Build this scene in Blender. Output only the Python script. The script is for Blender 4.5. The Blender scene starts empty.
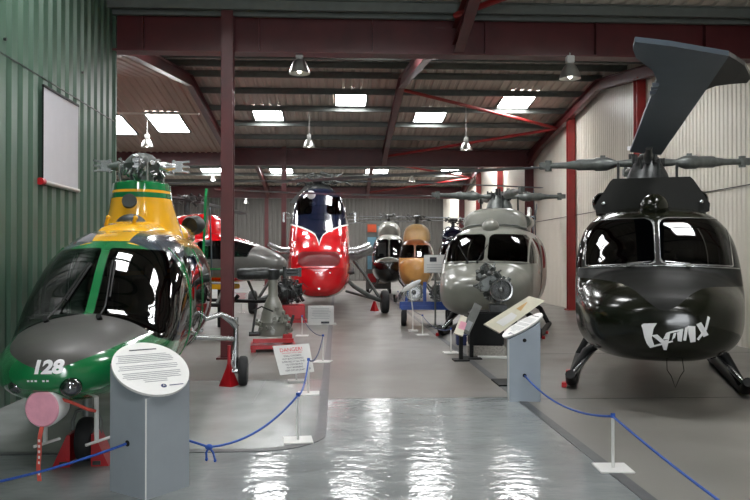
import bpy, bmesh, math, random
import numpy as np
from mathutils import Vector, Matrix
from mathutils.bvhtree import BVHTree
random.seed(7)
SC = bpy.context.scene
COL = SC.collection
PI = math.pi

# ------------------------------------------------------------------ camera frame (photo measurements -> metres)
YAW = math.radians(2.9); PIT = math.radians(0.535); HC = 1.65
F_ = Vector((math.sin(YAW)*math.cos(PIT), math.cos(YAW)*math.cos(PIT), math.sin(PIT)))
R_ = Vector((math.cos(YAW), -math.sin(YAW), 0))
U_ = R_.cross(F_)
CAM = Vector((0, 0, HC))
def ray(px, py): return F_ + R_*((px-375)/750) + U_*((250-py)/750)
def W(px, py, d): return CAM + ray(px, py)*d
def WZ(px, py, z):
    r = ray(px, py); return CAM + r*((z-HC)/r.z)
def WY(px, py, y):
    r = ray(px, py); return CAM + r*(y/r.y)
def G(px, py): return WZ(px, py, 0.0)

# ------------------------------------------------------------------ materials
def lin(c):
    c = c/255.0
    return c/12.92 if c <= 0.04045 else ((c+0.055)/1.055)**2.4
def rgb(h): return tuple(lin(int(h[i:i+2], 16)) for i in (0, 2, 4))+(1,)
def mat(name, h, rough=.5, metal=0, coat=0, var=.12, scale=6, bump=0, bscale=60, emit=0, spec=.5, stretch=(1,1,1), rvar=0):
    m = bpy.data.materials.new(name); m.use_nodes = True
    nt = m.node_tree; b = nt.nodes['Principled BSDF']
    c = rgb(h)
    b.inputs['Roughness'].default_value = rough
    b.inputs['Metallic'].default_value = metal
    b.inputs['Coat Weight'].default_value = coat
    b.inputs['Coat Roughness'].default_value = .06
    b.inputs['Specular IOR Level'].default_value = spec
    tc = nt.nodes.new('ShaderNodeTexCoord')
    mp = nt.nodes.new('ShaderNodeMapping'); mp.inputs['Scale'].default_value = stretch
    nt.links.new(tc.outputs['Object'], mp.inputs['Vector'])
    n = nt.nodes.new('ShaderNodeTexNoise'); n.inputs['Scale'].default_value = scale
    n.inputs['Detail'].default_value = 5
    nt.links.new(mp.outputs['Vector'], n.inputs['Vector'])
    r = nt.nodes.new('ShaderNodeValToRGB')
    r.color_ramp.elements[0].position = .3; r.color_ramp.elements[1].position = .7
    r.color_ramp.elements[0].color = tuple(x*(1-var) for x in c[:3])+(1,)
    r.color_ramp.elements[1].color = tuple(min(1, x*(1+var)) for x in c[:3])+(1,)
    nt.links.new(n.outputs['Fac'], r.inputs['Fac'])
    nt.links.new(r.outputs['Color'], b.inputs['Base Color'])
    if rvar:
        mr = nt.nodes.new('ShaderNodeMapRange')
        mr.inputs['To Min'].default_value = max(0.02, rough-rvar); mr.inputs['To Max'].default_value = rough+rvar
        mr.inputs['From Min'].default_value = .35; mr.inputs['From Max'].default_value = .65
        nt.links.new(n.outputs['Fac'], mr.inputs['Value']); nt.links.new(mr.outputs['Result'], b.inputs['Roughness'])
    if bump:
        n2 = nt.nodes.new('ShaderNodeTexNoise'); n2.inputs['Scale'].default_value = bscale; n2.inputs['Detail'].default_value = 3
        nt.links.new(mp.outputs['Vector'], n2.inputs['Vector'])
        bp = nt.nodes.new('ShaderNodeBump'); bp.inputs['Strength'].default_value = bump; bp.inputs['Distance'].default_value = .02
        nt.links.new(n2.outputs['Fac'], bp.inputs['Height']); nt.links.new(bp.outputs['Normal'], b.inputs['Normal'])
    if emit:
        nt.links.new(r.outputs['Color'], b.inputs['Emission Color']); b.inputs['Emission Strength'].default_value = emit
    return m
def glassmat(name, tint, rough=.02, f0=.06):
    m = bpy.data.materials.new(name); m.use_nodes = True; nt = m.node_tree
    nt.nodes.remove(nt.nodes['Principled BSDF']); out = nt.nodes['Material Output']
    tr = nt.nodes.new('ShaderNodeBsdfTransparent'); tr.inputs['Color'].default_value = tint+(1,)
    gl = nt.nodes.new('ShaderNodeBsdfGlossy'); gl.inputs['Roughness'].default_value = rough
    lw = nt.nodes.new('ShaderNodeFresnel'); lw.inputs['IOR'].default_value = 1.5
    mx = nt.nodes.new('ShaderNodeMixShader')
    ad = nt.nodes.new('ShaderNodeMath'); ad.operation = 'ADD'; ad.inputs[1].default_value = f0; ad.use_clamp = True
    nt.links.new(lw.outputs[0], ad.inputs[0]); nt.links.new(ad.outputs[0], mx.inputs[0])
    nt.links.new(tr.outputs[0], mx.inputs[1]); nt.links.new(gl.outputs[0], mx.inputs[2])
    nt.links.new(mx.outputs[0], out.inputs['Surface'])
    return m

M = dict(
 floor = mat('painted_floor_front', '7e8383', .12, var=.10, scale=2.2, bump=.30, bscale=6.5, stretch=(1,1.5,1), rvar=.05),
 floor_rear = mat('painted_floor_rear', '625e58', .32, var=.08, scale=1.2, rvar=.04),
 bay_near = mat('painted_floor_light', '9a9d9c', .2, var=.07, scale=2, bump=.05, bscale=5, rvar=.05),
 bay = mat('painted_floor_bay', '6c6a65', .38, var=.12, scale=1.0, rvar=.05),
 edge = mat('dark_floor_edge', '45474a', .4, var=.2, scale=8),
 green_wall = mat('green_profiled_steel', '3f5749', .36, var=.06, scale=1.2),
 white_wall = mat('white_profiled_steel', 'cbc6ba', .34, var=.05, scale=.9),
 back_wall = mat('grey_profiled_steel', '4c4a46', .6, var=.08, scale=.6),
 roof = mat('roof_sheet_underside', 'b3aaa0', .6, var=.10, scale=.8),
 lining = mat('brown_roof_lining', 'a08e81', .6, var=.05, scale=.8),
 purlin = mat('galvanised_purlin', '686d6a', .5, metal=.3, var=.1),
 red_steel = mat('red_oxide_steel', '511c1f', .42, var=.18, scale=3),
 red_bright = mat('red_painted_steel', '86201f', .4, var=.15, scale=3),
 skylight = mat('skylight_glow', 'ffffff', .5, var=0, emit=24),
 lampglow = mat('lamp_bulb_glow', 'fff6e6', .5, var=0, emit=10),
 alu = mat('spun_aluminium', 'b4b4b0', .28, metal=.8, var=.06),
 white = mat('white_paint', 'cfcfcd', .4, var=.03),
 board = mat('white_board', 'c3c3c1', .45, var=.03),
 cream = mat('cream_board', 'c4c0ac', .35, var=.08),
 screen = mat('screen_fabric', 'b8b8bf', .8, var=.02),
 black = mat('black_satin', '0e0f10', .55, var=.2, spec=.25),
 blackgloss = mat('black_gloss', '0d0f10', .12, coat=.6, var=.3, scale=5),
 rubber = mat('tyre_rubber', '17181a', .75, var=.25, scale=20),
 podium = mat('grey_podium_laminate', '8c9399', .42, var=.03),
 podium_b = mat('blue_grey_podium_laminate', '98a3ae', .42, var=.03),
 rope = mat('blue_rope', '1f4a9c', .7, var=.3, scale=80, bump=.4, bscale=150),
 green = mat('green_gloss_paint', '0b6a38', .2, coat=.8, var=.08, scale=3),
 yellow = mat('yellow_gloss_paint', 'd9a21c', .22, coat=.8, var=.08, scale=3),
 antiglare = mat('matt_antiglare_black', '3a3936', .5, var=.15, scale=4),
 smoke = mat('dark_grey_blue_roof_panel', '3c444c', .16, coat=.5, var=.15),
 belly = mat('dark_belly', '262b2a', .5, var=.3, scale=6),
 olive = mat('dark_olive_gloss', '1c1f18', .17, coat=.9, var=.3, scale=2.2),
 lynx_black = mat('weathered_black_green', '14160e', .2, coat=.22, spec=.25, var=.35, scale=3),
 lynx_matt = mat('matt_black_nose_panel', '141513', .5, var=.12, scale=3, spec=.2),
 blade = mat('blade_grey', '46505a', .45, var=.08, scale=3),
 blade_tip = mat('blade_tip_shade_brown', '383531', .5, var=.08),  # darker brown paints in the shading of the drooped tip
 darkmetal = mat('dark_oily_metal', '3b3d3d', .4, metal=.6, var=.35, scale=12),
 hub = mat('grey_hub_metal', '5c605e', .4, metal=.4, var=.3, scale=10),
 silver = mat('silver_metal', 'a9abab', .25, metal=.9, var=.2, scale=10),
 grey_heli = mat('light_grey_navy_paint', '76776f', .3, coat=.3, var=.14, scale=2.5),
 grey_dark = mat('mid_grey_paint', '5d605d', .45, var=.2),
 red = mat('red_gloss_paint', 'd0101a', .18, coat=.8, var=.06, scale=3),
 redpanel = mat('dark_red_grille', '7a0d14', .35, var=.15, scale=10),
 navy = mat('navy_gloss_paint', '0d1730', .15, coat=.9, var=.2),
 whiteline = mat('white_gloss_line', 'e9e9ea', .3, var=.02),
 gold = mat('gold_tan_paint', 'b8894a', .25, coat=.6, var=.08),
 brown = mat('reddish_brown_paint', '7b4526', .28, coat=.5, var=.12),
 tan = mat('tan_paint', 'c4a06c', .35, var=.08),
 blue = mat('blue_trolley_paint', '1d3f86', .4, var=.15, scale=8),
 redcart = mat('red_trolley_paint', 'a5141d', .35, var=.15, scale=6),
 pink = mat('pink_fabric', 'd293a4', .8, var=.08, scale=12, bump=.2, bscale=30),
 ribbon = mat('red_ribbon', 'b8483c', .7, var=.2, scale=30),
 ink = mat('dark_ink', '2c3038', .6, var=0),
 inkgrey = mat('grey_ink', '8f9397', .6, var=0),
 inkred = mat('red_ink', 'c01525', .6, var=0),
 inknavy = mat('navy_ink', '1a2a5a', .6, var=0),
 paleblue = mat('pale_blue_panel', '6f9fb2', .5, var=.15),
 orange = mat('orange_panel', 'c2502c', .5, var=.15),
 mid_grey = mat('mid_grey_gloss_paint', '6c6b68', .3, coat=.4),
 seat = mat('dark_seat_fabric', '23262b', .8, var=.2),
 lining_in = mat('cabin_lining_dark', '202326', .8, var=.2),
 panelgrey = mat('instrument_panel_grey', '1c1e20', .6, var=.2),
 sandstone = mat('speckled_plinth', '8a8680', .5, var=.3, scale=30),
 glass = glassmat('tinted_cockpit_glass', (.15,.18,.20), f0=.03),
 glass_dark = glassmat('dark_cockpit_glass', (.10,.11,.11), f0=.02),
 glass_clear = glassmat('clear_cockpit_glass', (.6,.64,.64), f0=.06),
 lens = glassmat('lamp_lens_glass', (.35,.37,.4), f0=.15),
)

# ------------------------------------------------------------------ mesh helpers
class MB:
    def __init__(s): s.v = []; s.f = []; s.m = []; s.cur = 0
    def add(s, vs, fs):
        o = len(s.v); s.v += [tuple(v) for v in vs]
        for f in fs: s.f.append(tuple(i+o for i in f)); s.m.append(s.cur)
        return s
    def box(s, c, sz, rot=None, bevel=0):
        x, y, z = sz[0]/2, sz[1]/2, sz[2]/2
        if bevel and min(x, y, z) > bevel:
            bm = bmesh.new(); bmesh.ops.create_cube(bm, size=1)
            for v in bm.verts: v.co = Vector((v.co.x*2*x, v.co.y*2*y, v.co.z*2*z))
            bmesh.ops.bevel(bm, geom=bm.edges[:], offset=bevel, segments=2, affect='EDGES')
            bm.verts.index_update()
            vs = [v.co.copy() for v in bm.verts]; fs = [tuple(v.index for v in f.verts) for f in bm.faces]; bm.free()
        else:
            vs = [Vector((a*x, b*y, d*z)) for a in (-1,1) for b in (-1,1) for d in (-1,1)]
            fs = [(0,1,3,2),(4,6,7,5),(0,4,5,1),(2,3,7,6),(0,2,6,4),(1,5,7,3)]
        if rot is not None: vs = [rot @ v for v in vs]
        return s.add([v+Vector(c) for v in vs], fs)
    def bar(s, p0, p1, w, h, up=Vector((0,0,1))):
        p0, p1 = Vector(p0), Vector(p1); d = p1-p0; L = d.length; d.normalize()
        x = d.cross(up)
        if x.length < 1e-4: x = d.cross(Vector((0,1,0)))
        x.normalize(); z = x.cross(d)
        R = Matrix((x, d, z)).transposed()
        return s.box((p0+p1)/2, (w, L, h), R)
    def ibeam(s, p0, p1, w, h, t=.02, up=Vector((0,0,1))):
        p0, p1 = Vector(p0), Vector(p1); d = (p1-p0).normalized()
        x = d.cross(up).normalized(); z = x.cross(d)
        s.bar(p0, p1, t, h-2*t, up)
        for k in (-1, 1): s.bar(p0+z*k*(h-t)/2, p1+z*k*(h-t)/2, w, t, up)
        return s
    def cyl(s, p0, p1, r0, r1=None, n=16, caps=True):
        return s.tube([p0, p1], [r0, r0 if r1 is None else r1], n, caps)
    def tube(s, path, r, n=8, caps=True):
        P = [Vector(p) for p in path]; k = len(P)
        if not hasattr(r, '__len__'): r = [r]*k
        vs = []; fs = []; x = None
        for i, p in enumerate(P):
            t = (P[min(i+1, k-1)]-P[max(i-1, 0)]).normalized()
            if x is None:
                a = Vector((0,0,1)) if abs(t.z) < .9 else Vector((1,0,0))
                x = t.cross(a).normalized()
            else:
                x = (x - t*x.dot(t)).normalized()
            y = t.cross(x)
            for j in range(n):
                a = 2*PI*j/n; vs.append(p+x*math.cos(a)*r[i]+y*math.sin(a)*r[i])
        for i in range(k-1):
            for j in range(n):
                a = i*n+j; b = i*n+(j+1) % n; fs.append((a, b, b+n, a+n))
        if caps: fs.append(tuple(range(n))[::-1]); fs.append(tuple(range((k-1)*n, k*n)))
        return s.add(vs, fs)
    def lathe(s, prof, c, axis=(0,0,1), n=24):
        c = Vector(c); a = Vector(axis).normalized()
        t = Vector((1,0,0)) if abs(a.x) < .9 else Vector((0,1,0))
        x = a.cross(t).normalized(); y = a.cross(x); vs = []; fs = []
        for r, h in prof:
            for j in range(n):
                q = 2*PI*j/n; vs.append(c+a*h+(x*math.cos(q)+y*math.sin(q))*max(r, 1e-4))
        for i in range(len(prof)-1):
            for j in range(n):
                p = i*n+j; q = i*n+(j+1) % n; fs.append((p, q, q+n, p+n))
        return s.add(vs, fs)
    def ell(s, c, r, n=20, m=12, rot=None):
        vs = []; fs = []
        for i in range(m+1):
            th = PI*i/m
            for j in range(n):
                q = 2*PI*j/n
                v = Vector((r[0]*math.sin(th)*math.cos(q), r[1]*math.sin(th)*math.sin(q), r[2]*math.cos(th)))
                if rot is not None: v = rot @ v
                vs.append(v+Vector(c))
        for i in range(m):
            for j in range(n):
                p = i*n+j; q = i*n+(j+1) % n; fs.append((p, p+n, q+n, q))
        return s.add(vs, fs)
    def prism(s, pts, t):   # pts: list of 3D points (planar outline), t: thickness vector
        n = len(pts); t = Vector(t); P = [Vector(p) for p in pts]
        vs = P+[p+t for p in P]
        fs = [tuple(range(n))[::-1], tuple(range(n, 2*n))]+[(i, (i+1) % n, (i+1) % n+n, i+n) for i in range(n)]
        return s.add(vs, fs)
    def wheel(s, c, r, w, axis=(1,0,0), n=28):
        k = min(.35*r, w*.4)
        prof = [(r*.55, -w*.42), (r-k, -w/2), (r-k*.3, -w*.42), (r, -w*.22), (r, w*.22), (r-k*.3, w*.42), (r-k, w/2), (r*.55, w*.42)]
        return s.lathe(prof, c, axis, n)
    def rim(s, c, r, w, axis=(1,0,0)):
        prof = [(0, -w*.3), (r*.2, -w*.5), (r*.3, -w*.25), (r*.5, -w*.3), (r*.57, -w*.44), (r*.57, w*.44), (r*.5, w*.3), (r*.3, w*.25), (r*.2, w*.5), (0, w*.3)]
        return s.lathe(prof, c, axis, 20)

def build(name, mb, mats, parent=None, smooth=None, fixn=True):
    me = bpy.data.meshes.new(name); me.from_pydata([tuple(v) for v in mb.v], [], mb.f)
    if not isinstance(mats, (list, tuple)): mats = [mats]
    for m in mats: me.materials.append(M[m])
    if any(mb.m): me.polygons.foreach_set('material_index', mb.m)
    if fixn:
        bm = bmesh.new(); bm.from_mesh(me); bmesh.ops.recalc_face_normals(bm, faces=bm.faces[:]); bm.to_mesh(me); bm.free()
    if smooth is not None:
        me.polygons.foreach_set('use_smooth', [True]*len(me.polygons))
        if smooth < 180: me.set_sharp_from_angle(angle=math.radians(smooth))
    me.update()
    o = bpy.data.objects.new(name, me); COL.objects.link(o)
    if parent: o.parent = parent
    return o
def thing(name, label, cat, loc=(0,0,0), rz=0, group=None):
    o = bpy.data.objects.new(name, None); COL.objects.link(o); o.empty_display_size = .2
    o.location = loc; o.rotation_euler = (0, 0, rz); o['label'] = label; o['category'] = cat
    if group: o['group'] = group
    return o
def tag(o, label, cat, group=None):
    o['label'] = label; o['category'] = cat
    if group: o['group'] = group
    return o
def struct(name, mb, mats, smooth=None):
    o = build(name, mb, mats, None, smooth); o['kind'] = 'structure'; return o
def dup(root, loc, rz, label, group=None):
    r = root.copy(); COL.objects.link(r); r.location = loc; r.rotation_euler = (0, 0, rz); r['label'] = label
    if group: r['group'] = group
    for ch in list(root.children):
        c = ch.copy(); COL.objects.link(c); c.parent = r
        for g in ch.children:
            d = g.copy(); COL.objects.link(d); d.parent = c
    return r
def text_mesh(s, size, extrude=.001, bold=0):
    cu = bpy.data.curves.new('t', 'FONT'); cu.body = s; cu.size = size; cu.extrude = extrude; cu.align_x = 'CENTER'; cu.offset = bold
    ob = bpy.data.objects.new('t', cu); COL.objects.link(ob)
    dg = bpy.context.evaluated_depsgraph_get(); dg.update()
    me = bpy.data.meshes.new_from_object(ob.evaluated_get(dg))
    bpy.data.objects.remove(ob); bpy.data.curves.remove(cu)
    return [v.co.copy() for v in me.vertices], [tuple(p.vertices) for p in me.polygons]
def text_on(mb, s, size, origin, xd, yd, width=None):
    vs, fs = text_mesh(s, size)
    xd = Vector(xd).normalized(); yd = Vector(yd).normalized(); n = xd.cross(yd)
    k = 1
    if width:
        a = max(v.x for v in vs)-min(v.x for v in vs); k = width/a
    mb.add([Vector(origin)+xd*v.x*k+yd*v.y+n*v.z for v in vs], fs)

# ------------------------------------------------------------------ lofted bodies that can be cut into panes, doors and paint areas
def pchip(x, y, xq):
    x = np.asarray(x, float); y = np.asarray(y, float); h = np.diff(x); d = np.diff(y)/h
    m = np.zeros_like(y)
    for i in range(1, len(x)-1):
        if d[i-1]*d[i] > 0:
            w1 = 2*h[i]+h[i-1]; w2 = h[i]+2*h[i-1]; m[i] = (w1+w2)/(w1/d[i-1]+w2/d[i])
    m[0] = d[0]; m[-1] = d[-1]
    i = np.clip(np.searchsorted(x, xq)-1, 0, len(x)-2); t = (xq-x[i])/h[i]
    return ((2*t**3-3*t**2+1)*y[i]+(t**3-2*t**2+t)*h[i]*m[i]+(-2*t**3+3*t**2)*y[i+1]+(t**3-t**2)*h[i]*m[i+1])
class Surf:
    def __init__(s, V, T, Mi=None):
        s.V = V; s.T = T; s.M = np.zeros(len(T), int) if Mi is None else Mi
    @staticmethod
    def loft(st, per=10, nt=96):
        # st rows: y, zc, w, top, bottom, exp_top, exp_bottom
        st = np.array(st, float); u = np.arange(len(st)); uq = np.linspace(0, len(st)-1, (len(st)-1)*per+1)
        c = [pchip(u, st[:, k], uq) for k in range(7)]
        a = np.linspace(0, 2*PI, nt, endpoint=False)
        rows = []
        for i in range(len(uq)):
            y, zc, w, tp, bt, et, eb = [q[i] for q in c]
            ca, sa = np.cos(a), np.sin(a)
            e = np.where(sa >= 0, et, eb); hh = np.where(sa >= 0, max(tp-zc, 1e-3), max(zc-bt, 1e-3))
            X = max(w, 1e-3)*np.sign(ca)*np.abs(ca)**(2/e); Z = zc+hh*np.sign(sa)*np.abs(sa)**(2/e)
            rows.append(np.stack([X, np.full(nt, y), Z], 1))
        V = np.concatenate(rows); n = len(uq); T = []
        for i in range(n-1):
            j = np.arange(nt); jn = (j+1) % nt
            p, q, r, t = i*nt+j, i*nt+jn, (i+1)*nt+jn, (i+1)*nt+j
            T.append(np.stack([p, q, r], 1)); T.append(np.stack([p, r, t], 1))
        # caps
        for i, flip in ((0, True), (n-1, False)):
            cidx = len(V); V = np.concatenate([V, rows[i].mean(0)[None]])
            j = np.arange(nt); jn = (j+1) % nt; q = np.stack([i*nt+j, i*nt+jn, np.full(nt, cidx)], 1)
            T.append(q[:, ::-1] if flip else q)
        return Surf(V, np.concatenate(T)[:, ::-1].copy())
    def cut(s, fn):
        f = fn(s.V[:, 0], s.V[:, 1], s.V[:, 2]); f = np.where(np.abs(f) < 1e-6, 1e-6, f)
        sg = f > 0; tri = sg[s.T]; cnt = tri.sum(1); mixed = (cnt > 0) & (cnt < 3)
        newV = []; cache = {}; base = len(s.V); outT = []; outM = []; ins = []
        def cutpt(a, b):
            k = (a, b) if a < b else (b, a)
            if k not in cache:
                t = f[k[0]]/(f[k[0]]-f[k[1]]); newV.append(s.V[k[0]]*(1-t)+s.V[k[1]]*t); cache[k] = base+len(newV)-1
            return cache[k]
        for ti in np.nonzero(mixed)[0]:
            t = [int(q) for q in s.T[ti]]; g = [bool(sg[q]) for q in t]
            lone = 0 if g[1] == g[2] else (1 if g[0] == g[2] else 2)
            a, b, c = t[lone], t[(lone+1) % 3], t[(lone+2) % 3]
            p = cutpt(a, b); q = cutpt(a, c)
            outT += [(a, p, q), (p, b, c), (p, c, q)]; outM += [s.M[ti]]*3
            ia = not sg[a]; ins += [ia, not ia, not ia]
        keep = ~mixed
        T = s.T[keep]; Mk = s.M[keep]; I = ~sg[s.T[keep][:, 0]]
        if outT:
            T = np.concatenate([T, np.array(outT)]); Mk = np.concatenate([Mk, np.array(outM)]); I = np.concatenate([I, np.array(ins)])
            s.V = np.concatenate([s.V, np.array(newV)])
        s.T, s.M = T, Mk
        return I
    def paint(s, fn, k):
        I = s.cut(fn); s.M[I] = k
    def take(s, fn, keep_body=False):
        I = s.cut(fn); r = Surf(s.V.copy(), s.T[I], s.M[I]); s.T = s.T[~I]; s.M = s.M[~I]; return r
    def normals(s):
        a, b, c = s.V[s.T[:, 0]], s.V[s.T[:, 1]], s.V[s.T[:, 2]]; n = np.cross(b-a, c-a); N = np.zeros_like(s.V)
        for k in range(3): np.add.at(N, s.T[:, k], n)
        L = np.linalg.norm(N, axis=1); L[L == 0] = 1; return N/L[:, None]
    def offset(s, d):
        N = s.normals(); return Surf(s.V+N*d, s.T.copy(), s.M.copy())
    def bvh(s): return BVHTree.FromPolygons([tuple(v) for v in s.V], [tuple(int(i) for i in t) for t in s.T])
    def obj(s, name, mats, parent, smooth=50):
        used, inv = np.unique(s.T, return_inverse=True); V = s.V[used]; T = inv.reshape(s.T.shape)
        ok = (T[:, 0] != T[:, 1]) & (T[:, 1] != T[:, 2]) & (T[:, 0] != T[:, 2])
        mb = MB(); mb.v = [tuple(v) for v in V]; mb.f = [tuple(int(i) for i in t) for t in T[ok]]; mb.m = [int(q) for q in s.M[ok]]
        return build(name, mb, mats, parent, smooth, fixn=False)
def sdpoly(x, z, poly, r=0):
    P = np.array(poly, float); d = np.full(x.shape, 1e9); s = np.ones(x.shape)
    for i in range(len(P)):
        a, b = P[i], P[i-1]; ex, ez = b-a; wx, wz = x-a[0], z-a[1]
        t = np.clip((wx*ex+wz*ez)/(ex*ex+ez*ez), 0, 1)
        d = np.minimum(d, (wx-ex*t)**2+(wz-ez*t)**2)
        c1, c2, c3 = z >= a[1], z < b[1], ex*wz > ez*wx
        fl = (c1 & c2 & c3) | (~c1 & ~c2 & ~c3); s = np.where(fl, -s, s)
    return s*np.sqrt(d)-r
def mx(*a):
    r = a[0]
    for b in a[1:]: r = np.maximum(r, b)
    return r
def mn(*a):
    r = a[0]
    for b in a[1:]: r = np.minimum(r, b)
    return r
def rbox(x, z, x0, x1, z0, z1, r):
    dx = np.abs(x-(x0+x1)/2)-((x1-x0)/2-r); dz = np.abs(z-(z0+z1)/2)-((z1-z0)/2-r)
    return np.sqrt(np.maximum(dx, 0)**2+np.maximum(dz, 0)**2)+np.minimum(np.maximum(dx, dz), 0)-r
def decal(name, bvh, polys, mname, parent, off=.004, sub=2, conv=None):
    # flat 2D shapes (x, z) laid on a body surface seen from the front
    bm = bmesh.new()
    for vs, fs in polys:
        vv = [bm.verts.new((v[0], 0, v[1])) for v in vs]
        for f in fs:
            try: bm.faces.new([vv[i] for i in f])
            except ValueError: pass
    bmesh.ops.triangulate(bm, faces=bm.faces[:])
    bmesh.ops.subdivide_edges(bm, edges=bm.edges[:], cuts=sub, use_grid_fill=True)
    for v in bm.verts:
        h = bvh.ray_cast(Vector((v.co.x, -3, v.co.z)), Vector((0, 1, 0)))
        if h[0] is not None: v.co = h[0]+(h[1] if h[1].y < 0 else -h[1])*off
    me = bpy.data.meshes.new(name); bm.to_mesh(me); bm.free(); me.materials.append(M[mname])
    o = bpy.data.objects.new(name, me); COL.objects.link(o); o.parent = parent; return o

# ================================================================== THE BUILDING
XR, XL, XG = 7.4, -14.0, -3.65          # right wall, far left wall, green partition
B1, B2, B3, YB, YF = 12.6, 28.0, 43.4, 52.0, -10.0
ZV, ZRG = 5.75, 6.75
RIDGES = [(-18.2, 0), (-10.5, 1), (-2.8, 0), (4.9, 1), (B1, 0), (20.3, 1), (B2, 0), (35.7, 1), (B3, 0), (51.1, 1), (58.8, 0)]
def roofz(y):
    for (a, ka), (b, kb) in zip(RIDGES, RIDGES[1:]):
        if a <= y <= b:
            za, zb = (ZRG if ka else ZV), (ZRG if kb else ZV)
            return za+(zb-za)*(y-a)/(b-a)
    return ZV
def profiled(y0, y1, pitch, depth, flat=.5):
    # trapezoid rib positions -> [(s, h)]
    out = []; s = y0
    while s < y1:
        out += [(s, 0), (s+pitch*flat, 0), (s+pitch*(flat+.12), depth), (s+pitch*.88, depth)]
        s += pitch
    out.append((s, 0)); return out
def slab(name, pts, z, m, th=.003):
    return struct(name, MB().prism([(x, y, z-th) for x, y in pts], (0, 0, th)), m)

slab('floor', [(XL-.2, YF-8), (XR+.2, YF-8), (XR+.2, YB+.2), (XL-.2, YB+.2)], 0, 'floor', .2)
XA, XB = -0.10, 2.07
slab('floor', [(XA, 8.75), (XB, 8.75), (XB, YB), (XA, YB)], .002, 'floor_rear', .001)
def rc(x1, y0, r, n=10): return [(x1-r+r*math.sin(a), y0+r-r*math.cos(a)) for a in [PI/2*i/n for i in range(n+1)]]
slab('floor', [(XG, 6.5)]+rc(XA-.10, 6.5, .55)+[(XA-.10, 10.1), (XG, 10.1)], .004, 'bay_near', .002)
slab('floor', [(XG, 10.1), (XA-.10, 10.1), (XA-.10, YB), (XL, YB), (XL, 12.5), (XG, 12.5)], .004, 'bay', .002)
# dark edge strips
outer = [(XG, 6.40)]+rc(XA, 6.40, .62)+[(XA, YB)]
inner = [(XG, 6.5)]+rc(XA-.10, 6.5, .55)+[(XA-.10, YB)]
slab('trim_1', outer+inner[::-1], .006, 'edge', .004)
slab('trim_2', [(XB, 0), (XB+.10, 0), (XB+.10, YB), (XB, YB)], .006, 'edge', .004)
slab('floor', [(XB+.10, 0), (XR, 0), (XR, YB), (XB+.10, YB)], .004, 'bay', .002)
# seams in the bay floor
sm = MB()
sm.box((-1.9, 10.1, .0045), (3.4, .012, .002)); sm.box((-.95, 9.3, .0045), (.01, 1.6, .002)); sm.box((-1.35, 12.2, .0045), (.01, 4, .002))
sm.box((4.7, 8.6, .0045), (5.1, .012, .002)); sm.box((4.7, 12.6, .0045), (5.1, .012, .002))
struct('trim_3', sm, 'edge')

# green wall
mb = MB(); pr = profiled(YF, B1-.1, .30, .045, .5); vs = []; fs = []
for s_, h in pr: vs += [(XG-h, s_, 0), (XG-h, s_, 3.87), (XG-h, s_, 7.2)]
for i in range(len(pr)-1):
    a = i*3; fs += [(a, a+3, a+4, a+1), (a+1, a+4, a+5, a+2)]
mb.add(vs, fs)
struct('wall_left', mb, 'green_wall')
gl = MB(); gl.box((XG-.1, B1-.05, 3.6), (.22, .06, 7.2)); struct('trim_4', gl, 'green_wall')
gl = MB(); gl.bar((XG+.004, YF, 3.87), (XG+.004, B1-.1, 3.87), .012, .012)
for y in (5.9, 8.4, 10.9):
    gl.cyl((XG, y, 4.0+.1*(y-8)), (XG+.03, y, 4.0+.1*(y-8)), .018)
struct('trim_5', gl, 'belly')
# right wall (white)
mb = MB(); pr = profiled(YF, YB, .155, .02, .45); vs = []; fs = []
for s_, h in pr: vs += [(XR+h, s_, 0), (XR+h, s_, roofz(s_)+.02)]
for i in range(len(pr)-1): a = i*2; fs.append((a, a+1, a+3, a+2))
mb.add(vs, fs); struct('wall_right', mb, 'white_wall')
mb = MB(); mb.box((XR-.01, 22, 2.95), (.015, 64, .02)); struct('trim_6', mb, 'back_wall')
# back wall, far left wall
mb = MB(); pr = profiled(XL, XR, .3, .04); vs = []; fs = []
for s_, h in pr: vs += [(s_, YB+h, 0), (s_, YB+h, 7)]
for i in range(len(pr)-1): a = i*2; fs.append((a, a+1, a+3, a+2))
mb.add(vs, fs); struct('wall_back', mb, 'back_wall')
struct('wall_far_left', MB().box((XL-.1, (YB+B1)/2, 3.5), (.2, YB-B1+.4, 7)), 'back_wall')
struct('wall_return', MB().box(((XL+XG)/2-.1, B1-.25, 3.5), (XG-XL, .1, 7.2)), 'back_wall')
# wall behind the viewer, with the wide open hangar doorway
mb = MB(); mb.box((-1.85, YF, 3.5), (3.8, .2, 7.2)); mb.box((4.8, YF, 3.5), (5.4, .2, 7.2)); mb.box((1.05, YF, 5.75), (2.1, .2, 2.7))
struct('wall_front', mb, 'back_wall')
# roof sheets
mb = MB(); pr = profiled(XL, XR, .25, .035)
for (a, ka), (b, kb) in zip(RIDGES[1:], RIDGES[2:]):
    vs = []; fs = []
    for s_, h in pr: vs += [(s_, a, roofz(a)+h), (s_, b, roofz(b)+h)]
    for i in range(len(pr)-1): q = i*2; fs.append((q, q+1, q+3, q+2))
    mb.add(vs, fs)
struct('ceiling', mb, 'roof')
# ceiling lining under the far left of the second span (brown ribs), flush below the purlins
XLN = -3.95
mb = MB(); vs = []; fs = []
pr = profiled(XL, XLN, .22, -.03)
for s_, h in pr:
    for y in (B1+.3, 20.3, B2-.2): vs.append((min(s_, XLN), y, roofz(y)-.27+h))
for i in range(len(pr)-1):
    q = i*3; fs += [(q, q+1, q+4, q+3), (q+1, q+2, q+5, q+4)]
mb.add(vs, fs); struct('ceiling', mb, 'lining')
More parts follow.
